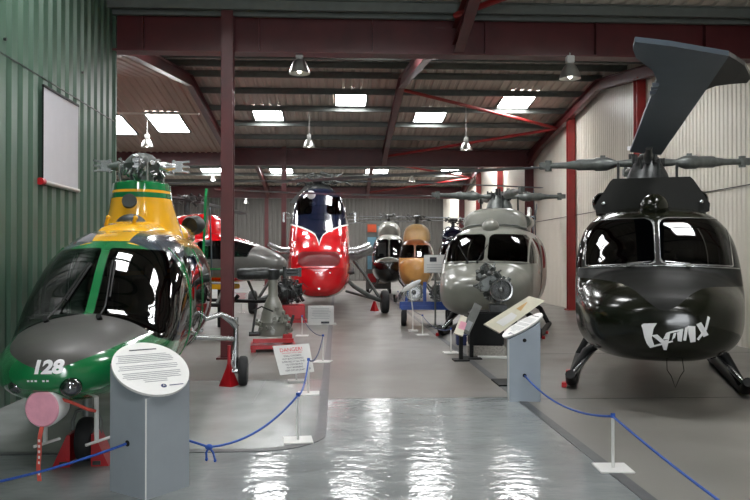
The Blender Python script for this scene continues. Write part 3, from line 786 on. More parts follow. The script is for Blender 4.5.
# ------------------------------------------------------------------ Lynx type helicopters
def lynx(label, loc, rz, mats, logo=False, leftblade=None, extra=None, tail=10.5, sc=1.0):
    h = thing('helicopter', label, 'helicopter', loc, rz)
    body, matt, gls, frame = mats
    ST = [(0,.97,.02,.99,.95,2,2), (.02,.97,.30,1.12,.80,2.2,2.2), (.09,.97,.50,1.23,.68,2.3,2.3), (.24,.98,.68,1.32,.585,2.4,2.5), (.48,1.0,.80,1.40,.52,2.5,2.7),
          (.75,1.03,.87,1.47,.49,2.6,2.9), (.93,1.06,.90,1.53,.48,2.7,3), (1.05,1.10,.92,1.70,.47,2.8,3), (1.2,1.16,.93,1.93,.47,3.0,3), (1.36,1.22,.935,2.10,.47,3.2,3), (1.55,1.27,.94,2.20,.47,3.3,3.1),
          (1.85,1.3,.94,2.27,.46,3.3,3.2), (2.6,1.3,.94,2.31,.46,3.3,3.2), (4.6,1.3,.94,2.31,.5,3.2,3), (5.4,1.4,.78,2.26,.75,2.8,2.6), (6.2,1.65,.46,2.16,1.15,2.3,2.2),
          (7.3,1.78,.27,2.08,1.42,2,2), (9.0,1.82,.2,2.05,1.58,2,2), (tail,1.84,.16,2.02,1.66,2,2)]
    S = Surf.loft(ST, 10, 144); S0 = Surf(S.V.copy(), S.T.copy()); bv = S0.bvh()
    base = lambda x: 1.575-.04*x*x
    wf = lambda o: (lambda x, y, z: mx(.033-o-np.abs(x), np.abs(x)-.80-o, z-(2.115+o-.03*x*x), base(x)-o-z, y-1.75, .9-y))
    W1 = S.take(wf(0)); FR = S.take(wf(.012))
    cf = lambda o: (lambda x, y, z: mx(.835-o-np.abs(x), z-(2.05+o), base(x)-.02-o-z, y-1.78-o, 1.0-y))
    W2 = S.take(cf(0))
    sw = S.take(lambda x, y, z: mx(rbox(y, z, 2.05, 2.75, 1.3, 2.05, .1), .5-np.abs(x)))
    dr = S.take(lambda x, y, z: mx(rbox(y, z, 2.95, 4.4, .62, 2.1, .1), .5-np.abs(x)))
    dwn = dr.take(lambda x, y, z: mx(rbox(y, z, 3.25, 3.95, 1.4, 1.95, .1), .5-np.abs(x)))
    # matt panel ahead of the windscreen: wide, dipping at the centre line
    S.paint(lambda x, y, z: mx((1.36-.26*np.exp(-(x/.26)**2)-.05*x)-z, y-1.2, np.abs(x)-.9), 1)
    if logo: S.paint(lambda x, y, z: mx(z-.86+.35*np.abs(x), -1+0*y), 0)
    S.obj('fuselage', [body, matt], h)
    FR.offset(.004).obj('windscreen_frame', frame, h)
    for s_ in (-1, 1):
        for Q, nm in ((W1, 'windscreen'), (W2, 'corner_window'), (sw, 'crew_window')):
            I = Q.V[Q.T[:,0]][:,0]*s_ > 0; Surf(Q.V, Q.T[I]).obj(nm, gls, h)
        I = dr.V[dr.T[:,0]][:,0]*s_ > 0; do = Surf(dr.V, dr.T[I]).offset(.012).obj('cabin_door', body, h)
        I = dwn.V[dwn.T[:,0]][:,0]*s_ > 0; Surf(dwn.V, dwn.T[I]).offset(.012).obj('window_pane', gls, do)
    cabin_inside(h, S, 4.4, 0, 1.12, 1.40, 1.5, .62, 4.3)
    seats(h, (-.42, .42), 2.1, .85)
    def fp(x, z, off=.02):
        q = bv.ray_cast(Vector((x, -2, z)), Vector((0, 1, 0))); return q[0]+Vector((0, -off, off*.5))
    m_ = MB(); m_.tube([fp(-.88+1.76*i/30, base(-.88+1.76*i/30)-.03, .006) for i in range(31)], .008, 6); build('windscreen_sill', m_, 'silver' if logo else 'grey_dark', h, 60)
    for s_ in (-1, 1):
        w_ = MB()
        x0, z0, x1, z1 = (s_*.32, 1.56, s_*.08, 1.585) if logo else (s_*.10-.25, 1.56, s_*.30-.28, 1.88)
        w_.tube([fp(x0+(x1-x0)*i/6, z0+(z1-z0)*i/6, .03) for i in range(7)], .009, 6); w_.cyl(fp(x0, z0-.02, 0), fp(x0, z0-.02, .05), .025); build('windscreen_wiper', w_, 'silver' if logo else 'black', h, 60)
    # roof: upper cowling, intake, dome
    cow = Surf.loft([(2.15,2.3,.50,2.36,2.2,4,2), (2.2,2.25,.62,2.62,2.2,3.2,2), (2.4,2.25,.66,2.70,2.2,3.2,2), (3.6,2.3,.62,2.74,2.2,2.8,2), (4.8,2.25,.55,2.62,2.1,2.4,2), (5.8,2.2,.3,2.35,2.0,2,2)], 8, 64)
    if logo:
        cow.V[:, 1] = np.where(cow.V[:, 1] < 2.6, 2.6, cow.V[:, 1]); cow.V[:, 2] -= .04
        tz = [(-.70,2.24),(.70,2.24),(.71,2.34),(.52,2.66),(.48,2.70),(-.48,2.70),(-.52,2.66),(-.71,2.34)]
        build('cowling_front', MB().prism([(x, 2.22+.18*(z-2.24), z) for x, z in tz], (0,.8,0)), matt, h)
        for s_ in (-1, 1): build('cowling_light', MB().ell((s_*.60,2.2,2.36),(.03,.03,.03)), 'silver', h, 180)
    cow.obj('engine_cowling', body, h)
    for s_ in (-1, 1):
        m_ = MB(); m_.lathe([(.0,.06),(.08,.05),(.11,-.04),(.13,0),(.14,.1),(.14,.6),(.1,.8),(0,.8)], (s_*.62, 2.7, 2.42), (0,1,0), 24); build('engine_intake', m_, body, h, 40)
    m_ = MB(); m_.ell((0, 1.72, 2.27), (.18,.24,.17)); m_.ell((0, 2.1, 2.3), (.13,.5,.08)); build('roof_dome', m_, body, h, 60)
    if not logo:
        m_ = MB()
        for s_ in (-1, 1): m_.tube([(s_*.05,1.9,2.3),(s_*.25,1.95,2.33),(s_*.5,2.05,2.31),(s_*.68,2.2,2.25)], .022, 8)
        build('roof_rail', m_, 'grey_dark', h, 60)
    # mast and hub
    hc = Vector((0, 3.15, 2.98)); hm = 'hub' if not logo else 'darkmetal'
    m_ = MB(); m_.lathe([(.32,-.32),(.27,-.15),(.2,.0),(.16,.08),(.10,.14),(0,.14)], hc, (0,0,1), 24); build('rotor_mast', m_, hm, h, 40)
    m_ = MB()
    for i in range(22):
        q = 2*PI*i/22; r = .19+.08*random.random(); c_ = hc+Vector((r*math.cos(q), r*math.sin(q), random.uniform(-.1,.05)))
        m_.cyl(c_, c_+Vector((0,0,random.uniform(.05,.16))), .015+.02*random.random(), n=8)
    for q in range(4):
        a = q*PI/2+.3; build('pitch_rod', MB().cyl(hc+Vector((.42*math.cos(a), .42*math.sin(a), -.32)), hc+Vector((.42*math.cos(a), .42*math.sin(a), .02)), .02, n=8), 'darkmetal', h, 40)
    build('hub_linkage', m_, 'darkmetal', h, 40)
    angs = extra['arms']
    for q in angs:
        m_, d = arm(hc+Vector((0,0,.02)), q, [(.02,.05),(.07,.1),(.055,.3),(.045,.42),(.085,.52),(.10,.56),(.10,.72),(.085,.74),(.085,.98),(.07,1.0),(.05,1.15),(.042,1.38),(.0,1.39)], .02)
        m_.box(hc+d*.62+Vector((0,0,.11)), (.07,.07,.07)); m_.cyl(hc+d*1.42-Vector((0,0,.08))+Vector((0,0,.02)), hc+d*1.42+Vector((0,0,.1)), .05, n=12)
        m_.bar(hc+d*1.38+Vector((0,0,.02)), hc+d*1.55+Vector((0,0,.02)), .09, .1)
        build('rotor_arm', m_, 'hub', h, 40)
    for q, dr_ in extra['blades']:
        build('rotor_blade', rotor_blade(hc+Vector((0,0,.03)), q, 1.5, 6.3, .38, dr_), 'blade', h, 30)
    # skids
    for s_ in (-1, 1):
        m_ = MB(); m_.tube([(s_*1.0,1.35,.20),(s_*1.0,1.5,.09),(s_*1.0,1.7,.06),(s_*1.0,4.6,.06)], .06, 12); build('skid', m_, 'black', h, 60)
        for yy in (1.75, 4.2):
            m_ = MB(); m_.tube([(s_*.62,yy+.1,.55),(s_*.82,yy+.05,.44),(s_*1.0,yy,.10)], [.055,.055,.05], 12); build('skid_leg', m_, 'black', h, 60)
        m_ = MB(); m_.cyl((s_*1.0,1.5,.14),(s_*.66,2.0,.52), .028); build('shock_strut', m_, 'silver', h, 60)
        for yy in (1.55, 2.6): build('skid_shoe', MB().box((s_*1.08,yy,.04),(.06,.12,.06)), 'redcart', h)
    # tail
    m_ = MB(); m_.prism([(-.05,tail-.9,1.9),(-.05,tail,1.9),(-.05,tail+.75,3.2),(-.05,tail+.2,3.25)], (.10,0,0)); build('tail_fin', m_, body, h)
    m_ = MB(); m_.box((.18, tail+.2, 2.9), (.025, .15, 1.9), Matrix.Rotation(.5, 3, 'X')); m_.box((.18, tail+.2, 2.9), (.025, .15, 1.9), Matrix.Rotation(.5+PI/2, 3, 'X')); m_.cyl((0,tail+.2,2.9),(.22,tail+.2,2.9), .07); build('tail_rotor', m_, 'blade', h)
    return h, bv, S0

LB = Vector((3.36, 7.55, 0)); LR = math.radians(-20)
left_ang = math.radians(180-5)      # local
black, bvl, _ = lynx('black and dark olive helicopter on skids with white script on its nose', LB, LR, ('lynx_black', 'lynx_matt', 'glass_dark', 'silver'), True,
    extra=dict(arms=[math.radians(171), math.radians(22), math.radians(100)], blades=[(math.radians(171), .02)]))
# lettering on the nose
def q2(pts): return [((x/7.14+620-658)*.0100-.055, 1.655-(y/7.14+290-257)*.0107) for x, y in pts]
SH = [[(150,240),(165,228),(260,222),(236,258),(160,268)], [(160,268),(236,258),(224,295),(223,325),(172,325)], [(172,325),(223,325),(228,352),(241,376),(214,398),(190,368)],
      [(214,398),(241,376),(366,338),(370,348)], [(220,306),(262,300),(312,345),(300,368)], [(285,345),(342,332),(328,410),(308,408)], [(300,334),(322,288),(352,278),(342,332)],
      [(322,288),(352,276),(440,256),(436,268),(352,290)], [(372,290),(392,284),(382,318),(360,338)], [(396,284),(438,262),(428,345),(402,342)],
      [(450,250),(472,238),(466,290),(458,338),(438,336)], [(470,236),(520,238),(524,345),(488,350),(474,290)], [(526,225),(560,210),(612,296),(578,312)], [(606,168),(622,180),(600,260),(545,335),(531,325),(585,250)]]
polys = []
for s_ in SH:
    pts = q2(s_); polys.append((pts, [tuple(range(len(pts)))]))
decal('nose_lettering', bvl, polys, 'whiteline', black, .004, 3)
# the wide blade that reaches out over the walkway toward the viewer
ZB = 3.02
inv = black.matrix_basis.inverted() if False else (Matrix.Translation(LB) @ Matrix.Rotation(LR, 4, 'Z')).inverted()
main = [(630,152),(645,112),(657,80),(652,70),(636,58),(633,50),(635,42),(670,46),(729,56),(706,90),(661,155)]
tip = [(729,56),(736,60),(745,66),(751,78),(747,83),(732,84),(716,86),(706,90)]
P = [inv @ WZ(a, b, ZB) for a, b in main]
m_ = MB(); m_.prism(P, (0,0,.035)); blo = build('rotor_blade', m_, 'blade', black)
P2 = [inv @ WZ(a, b, ZB-dz_) for (a, b), dz_ in zip(tip, (0,.03,.07,.10,.10,.07,.02,0))]
for i in (2,3,4,5): P2[i] = P2[i]
m_ = MB(); m_.prism(P2, (0,0,.03)); build('blade_tip', m_, 'blade_tip', blo)
m_ = MB()
for b_ in (84, 88, 92):
    p = inv @ WZ(655.5-(b_-84)*.35, b_+1, ZB-.01); m_.box(p, (.05, .05, .03))
build('blade_tab', m_, 'blade', blo)
hc = Vector((0, 3.15, 3.0)); root = (inv @ WZ(649, 148, ZB))
m_ = MB(); dd = (root-hc); m_.lathe([(.04,.1),(.045,.3),(.06,.5),(.06,.8),(.045,1.0),(.04,dd.length+.1),(0,dd.length+.1)], hc, dd, 14); build('rotor_arm', m_, 'darkmetal', black, 40)
m_ = MB(); m_.box(hc+Vector((-.06,-.3,.14)), (.06,.06,.09)); m_.box(hc+Vector((-.22,-.25,.18)), (.12,.05,.05)); build('hub_tag', m_, 'whiteline', black)
# wire loop hanging below the nose
m_ = MB(); m_.tube([(.06,.55,.52),(.06,.5,.42),(.10,.48,.36),(.14,.47,.24),(.19,.48,.36),(.23,.5,.42),(.22,.55,.52)], .004, 5); build('hanging_wire', m_, 'black', black, 60)

grey, bvg, _ = lynx('light grey naval helicopter with bare engine standing before its nose', (2.60, 13.75, 0), math.radians(-19.5), ('grey_heli', 'grey_heli', 'glass_dark', 'grey_heli'), False,
    extra=dict(arms=[math.radians(205), math.radians(25), math.radians(115), math.radians(295)], blades=[(math.radians(203), -.10)]))

# ------------------------------------------------------------------ red and navy helicopter
wx = W(319, 257, 20.6)
hr = thing('helicopter', 'red and navy helicopter with silver exhausts facing down the walkway', 'helicopter', (wx.x, wx.y, 0), math.radians(1))
ST = [(0,1.25,.50,1.55,.80,2.4,2.4), (.05,1.25,.62,1.72,.70,2.5,2.5), (.25,1.28,.76,1.92,.56,2.6,2.6), (.7,1.3,.86,2.15,.49,2.7,2.6), (1.2,1.4,.90,2.35,.47,2.8,2.6), (1.55,1.5,.91,2.65,.46,2.8,2.6), (1.8,1.6,.91,2.95,.46,2.7,2.6),
      (2.1,1.75,.91,3.35,.46,2.9,2.7), (2.4,1.85,.91,3.64,.46,3.0,2.8), (2.9,1.9,.91,3.80,.46,3.0,2.9), (4.0,1.9,.92,3.84,.46,2.9,3), (7.5,1.9,.9,3.7,.5,2.5,3), (9.2,1.9,.72,3.2,.8,2.4,2.6), (11,2.0,.45,2.7,1.3,2.2,2.2), (15,2.3,.2,2.6,2.0,2,2)]
S = Surf.loft(ST, 9, 120); bvr = Surf(S.V.copy(), S.T.copy()).bvh()
vl = lambda x: 1.98+.68*np.clip(np.abs(x), 0, 1)**.36
wsr = lambda x, y, z: mx(rbox(np.abs(x), z, .22, .70, 2.92, 3.5, .1), y-3)
wsd = S.take(wsr)
wss = S.take(lambda x, y, z: mx(rbox(y, z, 2.5, 3.4, 2.85, 3.35, .08), .5-np.abs(x)))
S.paint(lambda x, y, z: vl(x)-.025-z, 1); S.paint(lambda x, y, z: mx(vl(x)+.025-z), 2)
S.M = S.M
S.paint(lambda x, y, z: mx(rbox(x, z, -.58, .58, 1.40, 1.80, .15), y-.9), 3)
S.obj('fuselage', ['red', 'whiteline', 'navy', 'redpanel'], hr)
for s_ in (-1, 1):
    I = wsd.V[wsd.T[:,0]][:,0]*s_ > 0; Surf(wsd.V, wsd.T[I]).obj('windscreen', 'glass', hr)
    I = wss.V[wss.T[:,0]][:,0]*s_ > 0; Surf(wss.V, wss.T[I]).obj('cockpit_side_window', 'glass_clear', hr)
inn = S.offset(-.04); I = inn.cut(lambda X, Y, Z: mx(Y-4, 2.2-Z)); Surf(inn.V, inn.T[I]).obj('cabin_lining', 'lining_in', hr)
seats(hr, (-.4, .4), 2.9, 2.35)
m_ = MB()
for s_ in (-1, 1):
    m_ = MB(); m_.tube([(s_*.8,1.1,1.75),(s_*1.05,1.15,1.74),(s_*1.3,1.25,1.84),(s_*1.5,1.3,1.94)], [.19,.2,.18,.17], 16); build('exhaust_pipe', m_, 'silver', hr, 50)
    m_ = MB(); m_.tube([(s_*.84,.9,1.22),(s_*1.0,.9,1.25)], .09, 12); build('side_lamp', m_, 'darkmetal', hr, 50)
    g = MB(); g.tube([(s_*.80,.95,1.0),(s_*1.0,1.0,.80),(s_*1.45,1.2,.52),(s_*1.82,1.3,.36)], [.05,.06,.07,.06], 10); g.tube([(s_*.85,1.4,1.75),(s_*1.35,1.35,1.1),(s_*1.78,1.3,.42)], .045, 10); g.tube([(s_*.82,2.4,.6),(s_*1.75,1.35,.38)], .04, 8)
    build('main_gear_strut', g, 'hub', hr, 50)
    w_ = MB(); w_.wheel((s_*1.92,1.3,.34), .34, .24); wo = build('main_wheel', w_, 'rubber', hr, 40)
    w_ = MB(); w_.rim((s_*1.92,1.3,.34), .34, .22); build('wheel_rim', w_, 'grey_dark', wo, 40)
    m_ = MB(); m_.tube([(s_*.90,2.3,2.95),(s_*1.05,2.15,3.0)], .02, 6); m_.box((s_*1.08,2.12,2.85),(.06,.03,.3),bevel=.01); build('wing_mirror', m_, 'silver', hr, 50)
m_ = MB()
for z_ in (1.34,): m_.tube([Vector(bvr.ray_cast(Vector((x, -3, z_)), Vector((0,1,0)))[0])+Vector((0,-.01,0)) for x in np.linspace(-.66,.66,16)], .02, 6)
build('nose_lip', m_, 'red', hr, 50)
m_ = MB()
for x in (-.08,0,.08,.3): m_.box(Vector(bvr.ray_cast(Vector((x, -3, 1.22)), Vector((0,1,0)))[0]), (.03,.02,.03))
m_.box(Vector(bvr.ray_cast(Vector((0, -3, .78)), Vector((0,1,0)))[0]), (.06,.02,.05)); build('nose_fastener', m_, 'silver', hr)
m_ = MB(); m_.tube([Vector((x, -.0+.0, z)) for x, z in ((.0,.0),(0,.0))], .01) if False else m_.ell((-.25,1.98,3.52),(.13,.08,.13)); build('search_light', m_, 'whiteline', hr, 60)
hc = Vector((.0, 4.6, 4.15))
m_ = MB(); m_.lathe([(.5,-.42),(.42,-.2),(.2,-.05),(.25,.0),(.25,.1),(.1,.2),(0,.2)], hc, (0,0,1), 20); build('rotor_hub', m_, 'darkmetal', hr, 40)
m_ = MB()
for i in range(90):
    q = random.random()*2*PI; r = .2+.75*random.random(); c_ = hc+Vector((r*math.cos(q), r*math.sin(q)*.6, random.uniform(-.05,.25)))
    m_.cyl(c_, c_+Vector((random.uniform(-.3,.3), random.uniform(-.1,.1), random.uniform(-.1,.08))), .02+.025*random.random(), n=7)
build('hub_linkage', m_, 'hub', hr, 40)
for q, dp in ((math.radians(8), .1), (math.radians(172), .2), (math.radians(98), 0.2)):
    build('rotor_blade', rotor_blade(hc+Vector((0,0,.08)), q, .6, 8.0, .40, dp), 'blade', hr, 30)
m_ = MB(); m_.prism([(-.06,14,2.3),(-.06,15.2,2.3),(-.06,16,4.0),(-.06,15.3,4.0)], (.12,0,0)); build('tail_fin', m_, 'red', hr)
m_ = MB(); m_.tube([(0,13.5,1.9),(0,13.6,.3)], .05); m_.wheel((0,13.6,.22), .22, .15); build('tail_wheel', m_, 'rubber', hr, 40)
p = G(374.5, 311); m_ = MB(); m_.lathe([(0,0),(.13,0),(.13,.02),(.03,.30),(0,.30)], (0,0,0), (0,0,1), 4); o = build('jacking_cone', m_, 'redcart'); o.location = p; tag(o, 'small red pyramid beside the right wheel of the red helicopter', 'jack')

# ------------------------------------------------------------------ smaller helicopters of the far rows
def small_heli(label, loc, rz, lower, upper, glass, zsplit=1.55, w=.7, top=2.35, tail=8.5, ys=1.0, hub_mat='darkmetal', doghouse=None, bubble=True, stripe=None, L=3.6, blades=((.1,.25),(PI+.1,.25))):
    h = thing('helicopter', label, 'helicopter', loc, rz)
    b0 = .55; zc = 1.2
    ST = [(0,zc,.05,zc+.05,zc-.05,2,2), (.03,zc,.35*w/.7,zc+.30,zc-.30,2.1,2.1), (.15,zc,.52*w/.7,zc+.45,zc-.50,2.2,2.2), (.4,zc+.05,.62*w/.7,1.62,.60,2.3,2.3), (.6,zc+.1,.66*w/.7,top-.42,b0+.02,2.5,2.4),
          (.85,zc+.1,w*.98,top-.12,b0,2.8,2.5), (1.3,zc+.15,w,top,b0,3,2.6), (2.8,zc+.15,w,top,b0,3,2.6), (L,zc+.2,w*.9,top-.05,b0+.1,2.6,2.4), (L+1.2,zc+.35,w*.45,top-.5,1.05,2.2,2.2), (L+2.5,1.65,.2,1.85,1.42,2,2), (tail,1.75,.12,1.88,1.6,2,2)]
    if ys > 1: ST[:5] = [(0,.98,.04,1.02,.94,2,2), (.03,.98,.2,1.12,.84,2,2), (.15,1.0,.34,1.25,.74,2,2), (.4,1.05,.48,1.42,.64,2.1,2.1), (.6,1.12,.58,1.52,b0+.03,2.3,2.3)]
    S = Surf.loft(ST, 8, 80)
    S.V[:, 1] = np.where(S.V[:, 1] < 1.0, S.V[:, 1]*ys, S.V[:, 1]+ys-1.0)
    fw = S.take(lambda x, y, z: mx(.03-np.abs(x), np.abs(x)-w*.93, z-(top-.22), zsplit-z, y-1.1*ys, y*0+(.4*ys-y)))
    sd = S.take(lambda x, y, z: mx(mn(rbox(y, z, 1.22, 1.95, zsplit-.05, top-.22, .08), rbox(y, z, 2.1, 2.9, zsplit-.05, top-.22, .08)), w*.5-np.abs(x)))
    S.paint(lambda x, y, z: (zsplit-.0)-z, 1)
    mats = [lower, upper]
    if stripe: S.paint(lambda x, y, z: mx(top-.26-z, -y), 2); S.paint(lambda x, y, z: mx(z-b0-.12, -y), 2); mats.append(stripe)
    S.obj('fuselage', mats, h)
    for s_ in (-1, 1):
        I = fw.V[fw.T[:,0]][:,0]*s_ > 0; Surf(fw.V, fw.T[I]).obj('windscreen', glass, h)
        I = sd.V[sd.T[:,0]][:,0]*s_ > 0; Surf(sd.V, sd.T[I]).obj('side_window', glass, h)
        m_ = MB(); m_.tube([(s_*w*1.2,.7,.28),(s_*w*1.2,.9,.08),(s_*w*1.2,1.2,.05),(s_*w*1.2,3.4,.05)], .045, 10); build('skid', m_, 'black', h, 60)
        for yy in (1.3, 2.9):
            m_ = MB(); m_.tube([(s_*w*.6,yy,.62),(s_*w*1.2,yy,.06)], .035, 8); build('skid_leg', m_, 'hub', h, 60)
    seats(h, (-w*.45, w*.45), 1.7, .9, .42)
    dg = doghouse or upper
    k_ = 0 if ys == 1 else .6
    c = Surf.loft([(1.2,top,.2,top+.1,top-.2,2,2), (1.35,top,.42,top+.42,top-.2,2.4,2), (1.9,top,.5,top+.58,top-.2,2.5,2), (2.9,top,.42,top+.55,top-.2,2.4,2), (3.8,top-.1,.2,top+.1,top-.3,2,2)], 6, 40)
    c.V[:, 1] = 1.2+k_+(c.V[:, 1]-1.2)*(1 if ys == 1 else .62); c.V[:, 2] = top+(c.V[:, 2]-top)*(1 if ys == 1 else .8); c.obj('engine_cowling', dg, h)
    hc = Vector((0, 2.2+k_, top+.82))
    m_ = MB(); m_.lathe([(.09,-.4),(.07,-.05),(.2,-.03),(.2,.05),(.08,.1),(0,.1)], hc, (0,0,1), 16)
    for i in range(26):
        q = random.random()*2*PI; r = .12+.35*random.random(); c_ = hc+Vector((r*math.cos(q), r*math.sin(q), random.uniform(-.1,.1)))
        m_.cyl(c_, c_+Vector((random.uniform(-.15,.15), random.uniform(-.15,.15), random.uniform(-.1,.1))), .015+.02*random.random(), n=6)
    build('rotor_hub', m_, hub_mat, h, 40)
    for q, dp in blades: build('rotor_blade', rotor_blade(hc, q, .3, 4.6, .3, dp), 'blade', h, 30)
    m_ = MB(); m_.prism([(-.03,tail-.6,1.8),(-.03,tail,1.8),(-.03,tail+.4,2.8),(-.03,tail,2.8)], (.06,0,0)); build('tail_fin', m_, upper, h)
    return h
def spot(px, d): p = W(px, 257, d); return (p.x, p.y, 0)
small_heli('gold nosed helicopter with reddish brown cabin beyond the blue engine trolley', spot(414, 26), math.radians(-9), 'gold', 'brown', 'glass_clear', 1.62, .62, 2.30, doghouse='tan')
small_heli('black and pale grey helicopter with large clear cabin, left of the gold one', spot(389, 31), math.radians(-4), 'blackgloss', 'grey_heli', 'glass_clear', 1.45, .74, 2.62, blades=((.15,.1),(PI+.15,.1)))
small_heli('navy blue helicopter mostly hidden behind the grey naval helicopter', spot(452, 29), math.radians(-10), 'navy', 'navy', 'glass_dark', 1.35, .6, 2.35, blades=((.0,.1),(PI,.1)))
small_heli('grey helicopter with red roof and red engine fairing behind the near red column', (-1.22, 17.4, .50), math.radians(62), 'mid_grey', 'mid_grey', 'glass', 1.15, .68, 1.75, tail=9.2, ys=1.7, doghouse='red', stripe='red', blades=((.3,.1),(PI+.25,.2)))
p = (-3.1, 18.2, 0)
t = thing('display_cradle', 'low yellow and black cradle under the grey and red helicopter', 'stand', p, math.radians(66))
m_ = MB(); m_.box((0,.3,.95), (.66,2.0,.12), bevel=.02); build('cradle_top', m_, 'yellow', t)
for x in (-.26,.26):
    for y in (-.5, 1.1):
        m_ = MB(); m_.box((x,y,.445), (.07,.07,.89)); build('leg', m_, 'black', t)

# tall board of coloured pictures at the far end
p = spot(374, 34)
t = thing('display_board', 'tall display board with blue and orange pictures at the far end of the walkway', 'display board', p, math.radians(5))
m_ = MB(); m_.box((.2,0,1.75), (1.15,.06,3.1), bevel=.01); build('board_panel', m_, 'grey_dark', t)
for x in (-.3,.7):
    m_ = MB(); m_.box((x,0,.1), (.08,.6,.2)); build('foot', m_, 'black', t)
m_ = MB()
for i, (x, z, w_, h_, c) in enumerate(((-.1,2.95,.4,.35,'orange'), (.35,2.8,.38,.5,'paleblue'), (-.1,2.3,.4,.5,'paleblue'), (.35,2.0,.38,.6,'white'), (-.12,1.4,.36,.6,'paleblue'), (.35,1.2,.36,.5,'navy'), (-.1,.7,.38,.4,'redcart'), (.35,.6,.36,.3,'cream'))):
    q = MB(); q.box((x,-.035,z), (w_,.012,h_)); build('picture', q, c, t)

# ================================================================== EXHIBITS ON THE FLOOR
# gearbox on red stand
p = G(273, 350)
t = thing('gearbox_exhibit', 'grey main rotor gearbox with mast and head on a low red stand', 'gearbox', p, .1)
m_ = MB(); m_.box((0,0,.09), (.78,.7,.07)); m_.box((.0,-.3,.20), (.7,.06,.07)); m_.box((.25,0,.22), (.16,.5,.16))
for x in (-.34,.34):
    for y in (-.3,.3): m_.box((x,y,.03), (.08,.08,.06))
build('stand', m_, 'redcart', t)
m_ = MB(); m_.lathe([(.0,.26),(.26,.26),(.27,.34),(.25,.42),(.26,.5),(.22,.55),(.20,.66),(.15,.82),(.10,.93),(.085,.95),(.085,1.28),(.0,1.28)], (0,0,0), (0,0,1), 28)
for i in range(46):
    q = random.random()*2*PI; z = .28+.5*random.random(); r = .27-.17*max(0,(z-.5))/.3; c_ = Vector((r*math.cos(q), r*math.sin(q), z))
    m_.cyl(c_*1.0, c_+Vector((math.cos(q), math.sin(q), 0))*random.uniform(.02,.08), random.uniform(.015,.04), n=8)
build('gearbox_casing', m_, 'grey_heli', t, 40)
m_ = MB(); m_.cyl((-.36,-.1,.32),(-.30,-.1,.72),.02); m_.cyl((-.42,-.1,.3),(-.18,-.1,.3),.04); m_.tube([(-.36,-.1,.70),(-.2,-.1,.78),(.0,-.2,.7)],.015); build('actuator', MB().cyl((.28,-.05,.35),(.36,-.05,.62),.025), 'darkmetal', t, 50)
build('pipework', m_, 'darkmetal', t, 50)
m_ = MB(); m_.lathe([(.0,1.25),(.10,1.25),(.12,1.3),(.12,1.42),(.0,1.44)], (0,0,0), (0,0,1), 20)
m_.lathe([(.08,0),(.10,.05),(.11,.5),(.09,.58),(.06,.6),(0,.6)], (-.04,0,1.36), (-1,0,-.02), 18); m_.lathe([(.05,0),(.06,.2),(.07,.22),(.07,.4),(0,.4)], (0.04,0,1.37), (1,0,.03), 18)
for zz in (-.05,.0,.05): m_.box((.35,0,1.38+zz), (.30,.18,.03))
m_.box((.47,0,1.38), (.05,.2,.16)); m_.cyl((.2,-.06,1.28),(.2,-.06,1.48),.03)
build('rotor_head', m_, 'darkmetal', t, 40)

def clutter_engine(name, parent, c, r, L, axis, seed, n=60, m1='darkmetal', m2='silver', intake=True):
    rnd = random.Random(seed); a = Vector(axis).normalized(); x = a.cross(Vector((0,0,1))).normalized(); y = x.cross(a); c = Vector(c)
    b = MB(); b.lathe([(0,.06),(r*.25,.05),(r*.3,.10),(r*.8,.08),(r*.95,0),(r,.03),(r,.14),(r*.82,.18),(r*.8,L*.4),(r*.9,L*.42),(r*.9,L*.6),(r*.7,L*.65),(r*.6,L*.95),(r*.7,L),(0,L)], c, a, 28)
    o = build(name, b, m1, parent, 40)
    if intake:
        v = MB()
        for k_ in range(24):
            q = 2*PI*k_/24; d = x*math.cos(q)+y*math.sin(q); v.bar(c+d*r*.3+a*.02, c+d*r*.82+a*.02, .012, .03, up=a)
        v.lathe([(r*.86,-.03),(r*1.0,-.035),(r*1.03,.02),(r*.9,.03),(r*.86,-.03)], c, a, 32); v.lathe([(0,-.05),(r*.14,-.04),(r*.3,.03)], c, a, 20); build('intake_ring', v, m2, o, 40)
    v = MB()
    for k_ in range(n):
        q = rnd.random()*2*PI; h = L*(.1+.85*rnd.random()); d = x*math.cos(q)+y*math.sin(q); s_ = c+a*h+d*r*.85
        if rnd.random() < .5: v.cyl(s_, s_+d*rnd.uniform(.03,.35*r+.03), rnd.uniform(.012,.045), n=8)
        else:
            q2_ = q+rnd.uniform(-1,1); d2 = x*math.cos(q2_)+y*math.sin(q2_); dm = (d+d2).normalized(); h2 = h+rnd.uniform(-.25,.25)
            v.tube([s_, c+a*(h+h2)/2+dm*r*1.15, c+a*h2+d2*r*.9], rnd.uniform(.008,.016), 6)
    build('pipework', v, m1, parent, 50)
    return o
# dark engine on red box
p = G(288, 322)
t = thing('engine_exhibit', 'dark piston engine on a red box stand beside the red helicopter', 'engine', p, .05)
m_ = MB(); m_.box((0,0,.26), (.86,.6,.36), bevel=.02); m_.box((.0,0,.04), (.94,.66,.07)); build('stand', m_, 'redcart', t)
clutter_engine('engine_block', t, (-.25,-.1,.72), .26, .6, (.9,.45,.1), 3, 90, 'darkmetal', 'darkmetal', False)
m_ = MB()
for q in range(7):
    a = 2*PI*q/7; d = Vector((math.cos(a)*.35, 0, math.sin(a))); m_.cyl(Vector((-.05,-.05,.78))+d*.1, Vector((-.05,-.05,.78))+d*.34, .075, n=12)
build('cylinder_bank', m_, 'darkmetal', t, 40)

